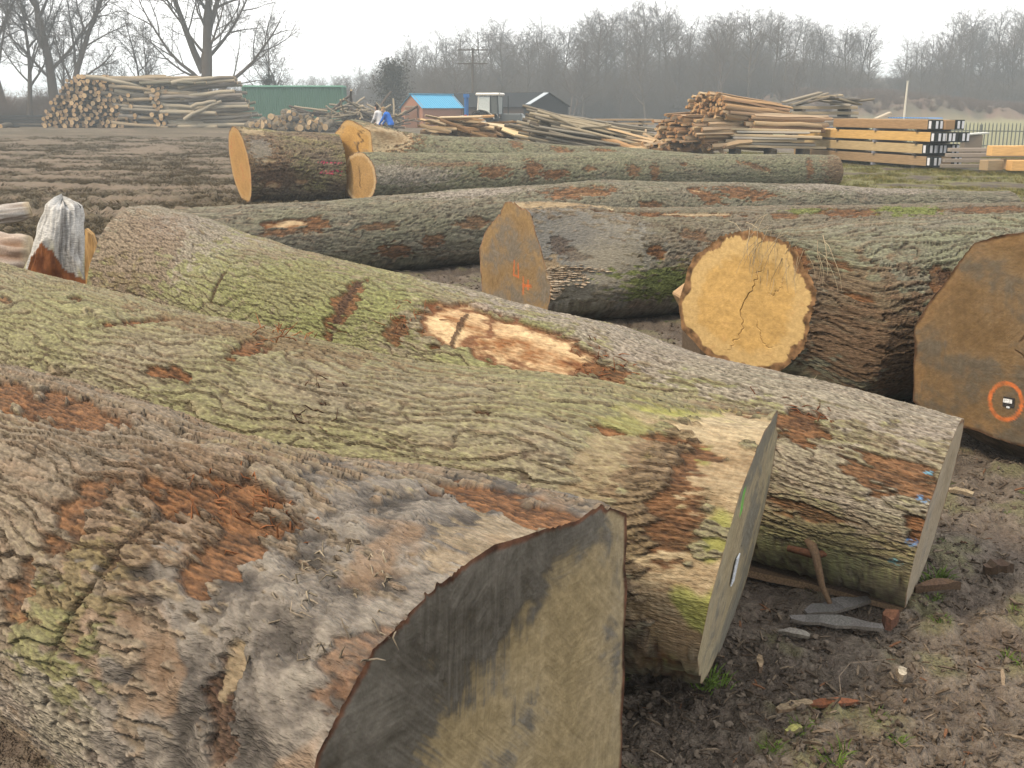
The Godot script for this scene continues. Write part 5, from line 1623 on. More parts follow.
	for k in 80:
		var u := rng.randf_range(0, 1)
		lay("oak_stake", oak[rng.randi() % 7], "cleft oak stake tumbled on the loose left slope of the big heap", "stake", "oak stakes in the loose slope", Vector3(3.9 + u * 2.6, 0.35 + rng.randf() * (0.25 + u * 0.75), -33.9 + rng.randf_range(-0.5, 0.3)), Vector3(rng.randfn() * 0.9 + 0.3, rng.randfn() * 0.2, -0.9 + rng.randfn() * 0.3), rng.randf() * TAU, Vector3(rng.randf_range(0.35, 0.7), 1, 1))
	for k in 14:
		var pale: Color = [Color(0.55, 0.44, 0.29), Color(0.42, 0.31, 0.19), Color(0.5, 0.46, 0.4), Color(0.34, 0.24, 0.15)][k % 4]
		single("waney_board", slab(Vector3(0, 0, -0.17), Vector3(rng.randf_range(1.9, 2.9), rng.randf_range(0.045, 0.08), 0.17), pale * rng.randf_range(0.75, 1.05), 0.012), M.chip, "waney pale board lying under the right bundle of the stake heap", "board", Vector3(6.5 + rng.randf() * 0.35, 0.52 + (k / 2) * 0.085, -34.1 - (k % 2) * 0.37), Vector3(rng.randfn() * 0.05, rng.randfn() * 0.07 + 0.03, -0.02 + rng.randfn() * 0.014), "waney boards under the stake heap")
	for q in [6.9, 8.0, 9.0]:
		single("bearer_log", slab(Vector3(-0.1, 0, -0.5), Vector3(0.1, 0.36, 0.5), Color(0.05, 0.04, 0.03), 0.03), M.chip, "dark bearer under the waney boards of the stake heap", "bearer", Vector3(q, 0.12, -34.3), Vector3.ZERO, "bearers under the boards")
	# ---- weathered planks heaped on a pile behind the beams
	rng.seed = 4049
	var grey := [Color(0.26, 0.23, 0.18), Color(0.33, 0.29, 0.22), Color(0.2, 0.18, 0.15), Color(0.38, 0.31, 0.21)]
	for lv in 8:
		for q in 3:
			single("weathered_plank", slab(Vector3(-1.25, 0, -0.2), Vector3(1.25, 0.11, 0.2), grey[rng.randi() % 4] * rng.randf_range(0.7, 1.1), 0.012), M.chip, "weathered plank in the grey stack behind the left end of the beams", "plank", Vector3(11.75 + rng.randfn() * 0.08, -0.1 + 0.35 + lv * 0.2, -42 - q * 0.44), Vector3(0, rng.randfn() * 0.03, 0), "planks in the grey stack")
		for q in 2:
			single("stack_batten", slab(Vector3(-0.05, 0, -0.7), Vector3(0.05, 0.08, 0.7), Color(0.12, 0.1, 0.08)), M.chip, "dark batten between planks of the grey stack", "batten", Vector3(10.9 + q * 1.7, 0.17 + lv * 0.2, -42.4), Vector3.ZERO, "battens in the grey stack")
	for k in 9:
		single("weathered_plank", slab(Vector3(-0.8, 0, -0.15), Vector3(0.8, 0.06, 0.15), grey[k % 4], 0.01), M.chip, "loose grey plank thrown on top of the grey plank stack", "plank", Vector3(10.9 + k * 0.24, 1.88 + rng.randf() * 0.22, -42 + rng.randfn() * 0.25), Vector3(rng.randfn() * 0.1, rng.randfn() * 0.6, rng.randfn() * 0.22), "loose planks on the grey stack")
	build_beams()


func build_beams() -> void:
	rng.seed = 4050
	# the stack lies along this line, its wrapped ends at the right
	var left := Vector3(10.35, 0, -38.0)
	var right := Vector3(12.55, 0, -31.4)
	var dir := (right - left).normalized()
	var away := Vector3(-dir.z, 0, dir.x)
	var shade := [Color(0.3, 0.21, 0.12), Color(0.43, 0.33, 0.18), Color(0.52, 0.33, 0.12), Color(0.3, 0.19, 0.1)]
	var ends := [-0.1, -0.3, 0.15, -0.12]
	var base := lie(11.5, -34)
	for lv in 4:
		var y := base + 0.1 + lv * 0.335
		for q in 3:
			var l: float = 7.15 + ends[lv] + rng.randf_range(-0.12, 0.12)
			var start: float = [0.15, 0.0, 0.35, 2.3][lv]
			var o := left + away * (q * 0.36) + dir * start
			l -= start
			var lbl: String = ["beam at the front", "beam in the middle", "beam at the back"][q]
			var t := thing("timber_baulk", "%s of the %s layer in the stack with white-labelled ends" % [lbl, ["lowest", "second", "third", "top"][lv]], "beam", Vector3(o.x, y, o.z), 0, "squared beams in the labelled stack")
			t.basis = Basis(dir, Vector3.UP, dir.cross(Vector3.UP))
			var col: Color = shade[lv] * rng.randf_range(0.9, 1.08)
			part("timber", slab(Vector3(0, 0, -0.165), Vector3(l, 0.262, 0.165), col, 0.012), M.beam, t)
			if not (lv == 0 and q == 1 or lv == 3 and q == 1):
				part("black_end_wrap", slab(Vector3(l - 0.22, -0.004, -0.17), Vector3(l + 0.006, 0.267, 0.17), Color(0.018, 0.022, 0.022), 0.008), M.chip, t)
				for e in ([-0.12, 0.03] if q != 1 else [-0.02, 0.11]):
					part("paper_label", slab(Vector3(l + 0.008, 0.03, e - 0.035), Vector3(l + 0.012, 0.235, e + 0.045), Color(0.72, 0.74, 0.8)), M.chip, t)
				part("paper_label", slab(Vector3(l - 0.16, 0.03, 0.171), Vector3(l - 0.06, 0.235, 0.176), Color(0.72, 0.74, 0.8)), M.chip, t)
		for q in 4:
			var p := left + dir * (0.7 + q * 1.9) + away * 0.36
			var bt := single("bearer_batten", slab(Vector3(-0.05, -0.022, -0.58), Vector3(0.05, 0.046, 0.58), Color(0.05, 0.045, 0.04) if q % 2 else Color(0.24, 0.25, 0.3)), M.chip, "short batten under the %s layer of the labelled beam stack" % ["lowest", "second", "third", "top"][lv], "batten", Vector3(p.x, y - 0.048, p.z), Vector3.ZERO, "battens between layers of beams, layer %s" % ["one", "two", "three", "four"][lv])
			bt.basis = Basis(dir, Vector3.UP, dir.cross(Vector3.UP))
	# packing straps over the front
	for f in [2.9, 5.6]:
		var p: Vector3 = left + dir * f - away * 0.172
		var st := single("packing_strap", slab(Vector3(-0.018, 0, -0.004), Vector3(0.018, 0.66, 0.004), Color(0.6, 0.55, 0.42)), M.chip, "pale strap down the front of the two lower beam layers, %s" % ("left one" if f < 4 else "right one"), "strap", Vector3(p.x, base + 0.06, p.z))
		st.basis = Basis(dir, Vector3.UP, dir.cross(Vector3.UP))
	var tp := left + dir * 4.2 + away * 0.3
	var sheet := single("blue_sheet", ribbed(1.9, 0.5, 0.12, 0.02, Color(0.05, 0.24, 0.6)), M.gloss, "folded bright blue sheet lying on top of the labelled beam stack", "sheet", Vector3(tp.x, base + 1.4, tp.z))
	sheet.basis = Basis(dir, dir.cross(Vector3.UP) * -1.0, Vector3.UP)
	single("pale_offcut", slab(Vector3(-0.28, 0, -0.08), Vector3(0.28, 0.07, 0.08), Color(0.5, 0.45, 0.36), 0.01), M.chip, "pale offcut leaning on top of the beam stack left of the blue sheet", "offcut", Vector3(11.5, base + 1.42, -34.6), Vector3(0, 0.3, 0.35))
	# ---- at the right edge: grey rails and squared timbers
	var r0 := Vector3(13.0, lie(13, -29), -29.5)
	for k in 3:
		single("squared_timber", slab(Vector3(0, 0, -0.15), Vector3(4.0, 0.27, 0.15), [Color(0.55, 0.33, 0.13), Color(0.6, 0.38, 0.16), Color(0.4, 0.27, 0.15)][k], 0.012), M.beam, ["lower orange squared timber at the right edge, pale end towards the beam stack", "upper orange squared timber at the right edge under the grey rails", "dull brown squared timber behind the orange one at the right edge"][k], "timber", r0 + [Vector3(0.0, 0.1, 0.6), Vector3(-0.25, 0.45, -0.1), Vector3(0.2, 0.1, -0.2)][k], Vector3(0, 0.05, 0))
	single("squared_timber", slab(Vector3(0, 0, -0.15), Vector3(0.55, 0.27, 0.15), Color(0.3, 0.22, 0.13), 0.012), M.beam, "short brown block at the left end of the orange timber by the right edge", "timber", r0 + Vector3(-0.62, 0.1, 0.5), Vector3(0, 0.4, 0))
	for k in 4:
		single("grey_rail", slab(Vector3(0, 0, -0.09), Vector3(3.2, 0.1, 0.09), Color(0.3, 0.26, 0.22) * (0.8 + 0.12 * k), 0.01), M.chip, "grey rail lying between the beam stack and the right-hand timbers", "rail", r0 + Vector3(-1.2 + 0.1 * k, 0.1 + 0.14 * k, -0.9 - 0.1 * k), Vector3(0, 0.06 * k - 0.1, 0), "grey rails by the right-hand timbers")
	for k in 5:
		single("steel_sheet", slab(Vector3(0, 0, -0.25), Vector3(2.2 - 0.3 * (k % 2), 0.04, 0.25), [Color(0.34, 0.4, 0.42), Color(0.45, 0.5, 0.52), Color(0.3, 0.37, 0.4), Color(0.5, 0.53, 0.54), Color(0.05, 0.2, 0.55)][k], 0.008), M.gloss, ["grey metal sheet lowest on the right-hand pile", "pale metal sheet second on the right-hand pile", "bluish metal sheet third on the right-hand pile", "pale metal sheet under the blue one on the right-hand pile", "blue sheet topmost on the right-hand pile"][k], "sheet", Vector3(16.4 + 0.25 * k, lie(16, -34) + 0.72 + 0.07 * k, -34.6), Vector3(0, 0.1 - 0.05 * k, 0.01 * k))
	for k in 3:
		single("sheet_trestle", slab(Vector3(-0.08, 0, -0.3), Vector3(0.08, 0.72, 0.3), Color(0.14, 0.12, 0.1), 0.02), M.chip, "dark block carrying the metal sheets at the right edge, %s" % ["left one", "middle one", "right one"][k], "block", Vector3(16.6 + k * 0.8, lie(16, -34), -34.6))
	single("steel_sheet", slab(Vector3(-0.5, 0, -0.2), Vector3(0.5, 0.05, 0.2), Color(0.42, 0.44, 0.42), 0.01), M.gloss, "small grey sheet on a post pile in front of the palisade fence", "sheet", Vector3(14.9, lie(15, -36) + 0.86, -36), Vector3(0, 0.2, 0.06))
	single("sheet_trestle", slab(Vector3(-0.3, 0, -0.15), Vector3(0.3, 0.86, 0.15), Color(0.2, 0.17, 0.14), 0.02), M.chip, "brown block under the small grey sheet before the fence", "block", Vector3(14.9, lie(15, -36), -36))


# ---------------------------------------------------------------- things among the trunks
func chip_form(n_seed: int, l: float, w: float, h: float, col: Color, end_col: Color) -> ArrayMesh:   # a splintered flake of wood or bark
	rng.seed = n_seed
	var top := []
	var low := []
	var n := 7
	for side in [1.0, -1.0]:
		for k in n:
			var f := float(k) / (n - 1)
			if side < 0.0:
				f = 1.0 - f
			var ww := w * 0.5 * pow(sin(clampf(f * 0.86 + 0.07, 0, 1) * PI), 0.55) * rng.randf_range(0.7, 1.15)
			var p := Vector3((f - 0.5) * l, 0, side * ww)
			top.append(p + Vector3(rng.randfn() * 0.01 * l, h * rng.randf_range(0.7, 1.2) + sin(f * 3.0) * h * 0.5, 0))
			low.append(p + Vector3(0, sin(f * 3.0) * h * 0.5 - h * 0.1, 0))
	var G := Geo.new()
	var m := top.size()
	for k in m:
		var u := (k + 1) % m
		G.quad(low[k], low[u], top[u], top[k], end_col)
	for k in n - 1:
		var c := col * rng.randf_range(0.8, 1.2)
		G.quad(top[k], top[k + 1], top[m - 2 - k], top[m - 1 - k], c)
		G.quad(low[m - 1 - k], low[m - 2 - k], low[k + 1], low[k], end_col)
	return G.mesh()


func old_limb(called: String, label: String, from: Vector3, to: Vector3, r0: float, r1: float, pale: Color, dark: Color, n_seed: float) -> void:   # barkless weathered wood
	var nu := 60
	var nv := 41
	var pos := PackedVector3Array()
	var col := PackedColorArray()
	var d := (to - from).normalized()
	var z := d.cross(Vector3.UP).normalized()
	var y := z.cross(d)
	for i in nu:
		var f := i / float(nu - 1)
		for j in nv:
			var a := TAU * j / (nv - 1)
			var q := nb.get_noise_3d(f * 4.0 + n_seed, cos(a) * 1.3, sin(a) * 1.3)
			var fib := na.get_noise_2d(f * 5.0 + n_seed, sin(a) * 9.0 + cos(a) * 7.0)
			var r := lerpf(r0, r1, f) * (1.0 + 0.3 * q + 0.06 * fib)
			if i == 0 or i == nu - 1:
				r *= 0.0
			elif i == 1 or i == nu - 2:
				r *= 0.93
			var ff := 0.0 if i <= 1 else (1.0 if i >= nu - 2 else f)
			pos.append(from.lerp(to, ff) + (z * cos(a) + y * sin(a)) * r + y * sin(f * 3.0) * 0.05)
			col.append(dark.lerp(pale, clampf(0.62 + fib * 0.5 + q * 0.8, 0, 1)) if i > 1 and i < nu - 2 else Color(0.5, 0.4, 0.27))
	var t := thing(called, label, "log")
	t.position = from
	for k in pos.size():
		pos[k] -= from
	part("wood", grid_meshes(pos, col, nu, nv, false, PackedByteArray(), true)[0], M.chip, t)


func build_stump() -> void:
	# a weathered butt standing on end, cut slantwise; its red heartwood shows at the foot
	var at := Vector3(-3.38, 0, -7.75)
	var nu := 70
	var nv := 121
	var pos := PackedVector3Array()
	var col := PackedColorArray()
	var ids := PackedByteArray()
	var H := 1.06
	for i in nu:
		var f := i / float(nu - 1)
		for j in nv:
			var a := TAU * j / (nv - 1)
			var q := nb.get_noise_3d(f * 2.0, cos(a) * 1.1 + 4.0, sin(a) * 1.1)
			var fib := na.get_noise_2d(f * 4.0, a * 9.0)
			var r := lerpf(0.29, 0.1, pow(f, 0.9)) * (1.0 + 0.3 * q + 0.07 * fib)
			var tip := 0.0
			if i >= nu - 8:
				tip = 0.07 * na.get_noise_2d(a * 1.6 + 7.0, 3.0) * (i - nu + 8) / 8.0
			if i >= nu - 3:
				r *= [0.85, 0.55, 0.0][i - (nu - 3)]
			var p := Vector3(cos(a) * r * 1.15 + 0.2 * f, f * H + tip, sin(a) * r * 0.85)
			# the slant cut on the side towards the yard
			var limit := 0.1 - 0.24 * (0.72 - p.y) + 0.02 * q
			var id := 0
			var c := Color(0.2, 0.19, 0.18).lerp(Color(0.66, 0.66, 0.65), clampf(0.82 + q * 1.0 + fib * 0.35, 0, 1))
			c = c.lerp(Color(0.42, 0.4, 0.15), sm01(0.12, 0.35, q) * sm01(0.4, 0.55, f) * sm01(0.8, 0.6, f) * 0.7)
			if p.z > limit and f < 0.86:
				p.z = limit + 0.004 * fib
				if p.y < 0.87 - maxf(0.0, p.x + 0.02) * 1.2 + 0.09 * q and p.x > -0.17 + 0.2 * maxf(0.0, p.y - 0.5):
					c = Color(0.16, 0.06, 0.028).lerp(Color(0.3, 0.12, 0.05), clampf(0.5 + nb.get_noise_2d(p.x * 12.0, p.y * 5.0) * 1.2, 0, 1))
					id = 1
			if p.x < -0.14 and f < 0.56 and q > -0.1:
				c = Color(0.1, 0.075, 0.06)
			pos.append(p)
			c.a = 1.0
			col.append(c)
			ids.append(id)
	var t := thing("weathered_butt", "white weathered butt standing on end at left, red-brown heartwood at its foot", "stump", at)
	var ms := grid_meshes(pos, col, nu, nv, false, ids, true)
	part("wood", ms[0], M.bark, t)
	if ms.has(1):
		part("heartwood_face", ms[1], M.face, t)


func grass_tuft(n_seed: int, blades: int, h: float, spread: float, col: Color) -> ArrayMesh:
	rng.seed = n_seed
	var G := Geo.new()
	for k in blades:
		var a := rng.randf() * TAU
		var o := Vector3(cos(a), 0, sin(a)) * rng.randf() * spread
		var d := Vector3(cos(a) * rng.randf_range(0.2, 1.0), 1.0, sin(a) * rng.randf_range(0.2, 1.0)).normalized()
		var l := h * rng.randf_range(0.5, 1.2)
		var s := d.cross(Vector3(rng.randfn(), 0, rng.randfn())).normalized() * h * 0.045
		var mid := o + d * l * 0.6
		var tip := o + d * l + Vector3(cos(a), -0.4, sin(a)) * l * 0.3
		var c := col * rng.randf_range(0.7, 1.3)
		G.quad(o - s, mid - s * 0.8, mid + s * 0.8, o + s, c)
		G.quad(mid - s * 0.8, tip, tip, mid + s * 0.8, c)
	return G.mesh()


func clod_form(n_seed: int, rough: float) -> ArrayMesh:
	var pos := PackedVector3Array()
	var col := PackedColorArray()
	for i in 6:
		for j in 9:
			var th := PI * i / 5.0
			var a := TAU * (j % 8) / 8.0
			var d := Vector3(sin(th) * cos(a), cos(th), sin(th) * sin(a))
			var r := 1.0 + rough * na.get_noise_3d(d.x * 1.3 + n_seed, d.y * 1.3, d.z * 1.3)
			pos.append(d * r * Vector3(1, 0.6, 1))
			col.append(Color.WHITE)
	return grid_meshes(pos, col, 6, 9, true, PackedByteArray(), true)[0]


func build_small_things() -> void:
	build_stump()
	# old barkless wood at the left edge
	old_limb("weathered_limb", "thin pale weathered limb topmost at the left edge", Vector3(-5.6, 0.55, -8.7), Vector3(-4.05, 0.86, -9.2), 0.09, 0.07, Color(0.55, 0.53, 0.5), Color(0.25, 0.21, 0.18), 2.0)
	old_limb("weathered_log", "thick pinkish weathered log under the pale limb at the left edge", Vector3(-5.9, 0.52, -8.5), Vector3(-3.95, 0.5, -8.9), 0.2, 0.17, Color(0.48, 0.41, 0.35), Color(0.24, 0.15, 0.1), 12.0)
	old_limb("weathered_log", "grey weathered log lowest at the left edge with a dark underside", Vector3(-5.6, 0.2, -8.1), Vector3(-3.8, 0.2, -8.6), 0.2, 0.17, Color(0.46, 0.43, 0.4), Color(0.16, 0.12, 0.1), 22.0)
	# the split slab against the third trunk's far end
	var G := Geo.new()
	G.prism([Vector2(-0.09, 0), Vector2(0.1, 0), Vector2(0.06, 0.5), Vector2(-0.01, 0.86), Vector2(-0.05, 0.9), Vector2(-0.08, 0.6)], -0.04, 0.04, Color(0.5, 0.32, 0.14))
	var sp := thing("split_plank", "yellow split slab upright between weathered butt and third log", "slab", Vector3(-2.86, 0, -7.45), 0.1)
	part("wood", G.mesh(), M.boards, sp)
	# wedge under the honey-ended trunk
	single("timber_wedge", slab(Vector3(-0.08, 0, -0.1), Vector3(0.08, 0.13, 0.1), Color(0.34, 0.23, 0.13), 0.01), M.beam, "small sawn block showing left of the honey-yellow log end", "block", Vector3(1.19, 0.47, -6.9), Vector3(0.15, 0.4, 0.6))
	single("timber_wedge", slab(Vector3(-0.13, 0, -0.13), Vector3(0.13, 0.5, 0.13), Color(0.1, 0.075, 0.055), 0.02), M.beam, "dark chock under the small sawn block by the honey-yellow log end", "block", Vector3(1.29, 0, -6.98), Vector3(0, 0.4, 0))
	# slabs, bark and chips on the ground before the trunks
	var chips := [
		["bark_sheet", "long curved bark slab lying under the third log's near end", "bark", Vector3(1.07, 0.0, -3.67), -0.62, 0.72, 0.11, 0.025, Color(0.13, 0.095, 0.07), Color(0.2, 0.14, 0.09)],
		["wood_flake", "grey flat slab, the longer of two crossed on the bare soil", "slab", Vector3(1.09, 0.015, -3.335), -0.3, 0.3, 0.075, 0.012, Color(0.17, 0.16, 0.15), Color(0.15, 0.13, 0.11)],
		["wood_flake", "grey flat slab, the upper of two crossed on the bare soil", "slab", Vector3(1.13, 0.02, -3.45), 0.35, 0.26, 0.08, 0.012, Color(0.155, 0.147, 0.14), Color(0.13, 0.115, 0.1)],
		["bark_chip", "red-brown splintered bark chip on the soil in front", "bark", Vector3(0.93, 0.012, -2.83), 0.1, 0.17, 0.032, 0.01, Color(0.21, 0.085, 0.045), Color(0.15, 0.07, 0.04)],
		["bark_chip", "tan bark chip touching the red-brown one on the soil", "bark", Vector3(0.82, 0.012, -2.815), 0.35, 0.12, 0.04, 0.01, Color(0.25, 0.19, 0.125), Color(0.2, 0.14, 0.09)],
		["bark_chip", "small greenish chip on the soil nearest the camera", "bark", Vector3(0.785, 0.01, -2.69), 0.4, 0.055, 0.025, 0.014, Color(0.27, 0.27, 0.1), Color(0.2, 0.17, 0.09)],
		["bark_chip", "small upright tan chip between the second and third log ends", "bark", Vector3(0.77, 0.015, -3.05), 1.4, 0.07, 0.02, 0.02, Color(0.3, 0.22, 0.14), Color(0.18, 0.12, 0.08)],
		["bark_chip", "reddish lump of bark right of the crossed grey slabs", "bark", Vector3(1.27, 0.015, -3.33), 1.0, 0.07, 0.05, 0.04, Color(0.2, 0.1, 0.06), Color(0.14, 0.07, 0.045)],
		["wood_flake", "small pale flake left of the crossed grey slabs", "slab", Vector3(0.93, 0.012, -3.26), -0.4, 0.1, 0.035, 0.012, Color(0.26, 0.24, 0.21), Color(0.16, 0.14, 0.11)],
		["wood_flake", "tan flake on the soil at right beyond the third log's end", "slab", Vector3(2.02, 0.012, -4.62), -0.7, 0.12, 0.05, 0.015, Color(0.36, 0.29, 0.19), Color(0.2, 0.16, 0.11)],
		["wood_flake", "dark rounded lump of wood on the soil at the right edge", "slab", Vector3(1.82, 0.012, -3.76), 0.1, 0.11, 0.06, 0.03, Color(0.1, 0.065, 0.045), Color(0.07, 0.045, 0.03)],
		["wood_flake", "brown stick-like flake at the foot of the third log's sawn end", "slab", Vector3(1.53, 0.015, -3.6), 0.12, 0.17, 0.045, 0.025, Color(0.16, 0.1, 0.065), Color(0.1, 0.065, 0.04)],
		["wood_flake", "tiny cream flake alone on the soil right of the bark chips", "slab", Vector3(1.19, 0.012, -2.99), 1.2, 0.05, 0.03, 0.02, Color(0.42, 0.37, 0.29), Color(0.25, 0.2, 0.15)],
	]
	for k in chips.size():
		var q: Array = chips[k]
		single(q[0], chip_form(500 + k, q[5], q[6], q[7], q[8], q[9]), M.chip, q[1], q[2], q[3], Vector3(0.02, q[4], 0.02))
	# a strip of bark peeled off the third trunk, hanging to the ground
	var P := Geo.new()
	P.tube([Vector3(-0.03, 0.24, -0.04), Vector3(-0.02, 0.2, 0.02), Vector3(0.0, 0.1, 0.05), Vector3(0.05, 0.0, 0.04)], [0.022, 0.016, 0.012, 0.008], 6, Color(0.17, 0.11, 0.07))
	P.tube([Vector3(-0.1, 0.2, -0.05), Vector3(-0.02, 0.2, 0.01), Vector3(0.07, 0.2, -0.02)], [0.012, 0.016, 0.006], 6, Color(0.13, 0.06, 0.035))
	single("peeled_strip", P.mesh(), M.chip, "twisted strip of peeled bark hanging from the third log to the ground", "bark", Vector3(1.07, 0, -3.5))
	var tw := Geo.new()
	tw.tube([Vector3(-0.06, 0.02, 0.06), Vector3(-0.05, 0.05, 0.0), Vector3(0.0, 0.06, -0.06), Vector3(0.12, 0.05, -0.1)], [0.0018, 0.0018, 0.0015, 0.001], 5, Color(0.22, 0.175, 0.13))
	single("curled_twig", tw.mesh(), M.chip, "thin curled twig sticking up from the soil beside the red-brown chip", "twig", Vector3(1.03, 0, -2.93))
	scatter_litter()
	trim_logs()


func scatter_litter() -> void:
	rng.seed = 606
	# crumbs of soil, shreds of bark and bits of straw, thinning with distance
	for v in 3:
		var pl := []
		var ti := []
		for k in 6500:
			var d := 2.3 + 9.0 * pow(rng.randf(), 1.7)
			var a := deg_to_rad(rng.randf_range(-8, 33) if k % 5 else rng.randf_range(33, 64))
			var p := Vector3(sin(a) * d, 0, -cos(a) * d)
			var s := 0.0025 + 0.011 * pow(rng.randf(), 4.0)
			p.y = lie(p.x, p.z) + nb.get_noise_2d(p.x * 1.9 + 30.0, p.z * 1.9) * 0.025 + nb.get_noise_2d(p.x * 9.0, p.z * 9.0 + 7.0) * 0.016 + 0.002
			pl.append(Transform3D(Basis(Vector3(rng.randfn(), rng.randfn(), rng.randfn()).normalized(), rng.randf() * TAU).scaled(Vector3(s, s, s)), p))
			ti.append(Color(0.1, 0.078, 0.06).lerp(Color(0.21, 0.175, 0.14), pow(rng.randf(), 1.6)))
		scatter(["soil_crumbs", "soil_lumps", "soil_clods"][v], clod_form(v * 7, 1.3), M.crumb, pl, ti)
	for v in 2:
		var pl := []
		var ti := []
		for k in 4200:
			var d := 2.3 + 9.0 * pow(rng.randf(), 1.5)
			var a := deg_to_rad(rng.randf_range(-8, 33) if k % 5 else rng.randf_range(33, 64))
			var p := Vector3(sin(a) * d, 0, -cos(a) * d)
			var s := rng.randf_range(0.012, 0.045) * (0.5 + rng.randf())
			p.y = lie(p.x, p.z) + nb.get_noise_2d(p.x * 1.9 + 30.0, p.z * 1.9) * 0.025 + nb.get_noise_2d(p.x * 9.0, p.z * 9.0 + 7.0) * 0.016 + 0.006
			pl.append(Transform3D((Basis(Vector3.UP, rng.randf() * TAU) * Basis(Vector3.RIGHT, rng.randfn() * 0.3) * Basis(Vector3.BACK, rng.randfn() * 0.25)).scaled_local(Vector3(s, s, s * 0.7)), p))
			var c := rng.randf()
			ti.append(Color(0.095, 0.07, 0.05).lerp(Color(0.3, 0.24, 0.175), c * c * c) if c > 0.06 else Color(0.2, 0.1, 0.055))
		scatter(["bark_shreds", "wood_litter"][v], chip_form(640 + v, 1.0, [0.28, 0.13][v], 0.1, Color.WHITE, Color(0.7, 0.7, 0.7)), M.crumb, pl, ti)
	# green shoots near by, straw-coloured tufts across the mud field, turf by the beams
	var shoots := []
	for k in 420:
		var d := 2.4 + 7.0 * pow(rng.randf(), 1.2)
		var a := deg_to_rad(rng.randf_range(2, 33))
		var p := Vector3(sin(a) * d, 0, -cos(a) * d)
		if nb.get_noise_2d(p.x * 1.9 + 30.0, p.z * 1.9) + 0.35 * nb.get_noise_2d(p.x * 0.35, p.z * 0.35) < 0.1:
			continue
		shoots.append(Transform3D(Basis(Vector3.UP, rng.randf() * TAU).scaled(Vector3.ONE * rng.randf_range(0.4, 1.1)), p + Vector3(0, lie(p.x, p.z) + 0.005, 0)))
	for q in [[0.575, -2.93, 1.6], [0.6, -2.97, 1.4], [0.63, -2.95, 1.2], [1.56, -3.7, 1.7], [1.6, -3.72, 1.5], [1.53, -3.66, 1.3], [0.86, -2.55, 1.3], [0.9, -2.6, 1.1]]:
		shoots.append(Transform3D(Basis(Vector3.UP, rng.randf() * TAU).scaled(Vector3.ONE * q[2]), Vector3(q[0], 0.005, q[1])))
	scatter("grass_shoots", grass_tuft(31, 26, 0.035, 0.028, Color(0.1, 0.16, 0.03)), M.crumb, shoots)
	var rough := []
	var rt := []
	for k in 15000:
		var d := 14.5 + 42.0 * pow(rng.randf(), 1.4)
		var a := deg_to_rad(rng.randf_range(-33, 4))
		var p := Vector3(sin(a) * d, 0, -cos(a) * d)
		var rut := nb.get_noise_2d(p.x * 0.17 + 5.0, p.z * 0.33)
		if nb.get_noise_2d(p.x * 1.9 + 30.0, p.z * 1.9) * 0.6 - rut < -0.12:
			continue
		rough.append(Transform3D(Basis(Vector3.UP, rng.randf() * TAU).scaled(Vector3(1.4, 1, 1.4) * rng.randf_range(0.5, 1.3)), p + Vector3(0, lie(p.x, p.z) + rut * 0.05, 0)))
		rt.append(Color(0.75, 0.75, 0.75).lerp(Color(1.3, 1.15, 1.0), rng.randf()))
	scatter("rough_grass", grass_tuft(32, 24, 0.085, 0.15, Color(0.1, 0.085, 0.052)), M.crumb, rough, rt)
	var turf := []
	var tt := []
	for k in 6500:
		var p := Vector3(rng.randf_range(6, 26), 0, -rng.randf_range(18, 44))
		if nb.get_noise_2d(p.x * 0.35, p.z * 0.35) < -0.15:
			continue
		turf.append(Transform3D(Basis(Vector3.UP, rng.randf() * TAU).scaled(Vector3.ONE * rng.randf_range(0.5, 1.2)), p + Vector3(0, lie(p.x, p.z), 0)))
		tt.append(Color(0.9, 1.0, 0.8).lerp(Color(1.5, 1.25, 1.1), rng.randf()))
	scatter("turf", grass_tuft(33, 34, 0.09, 0.2, Color(0.16, 0.16, 0.06)), M.crumb, turf, tt)


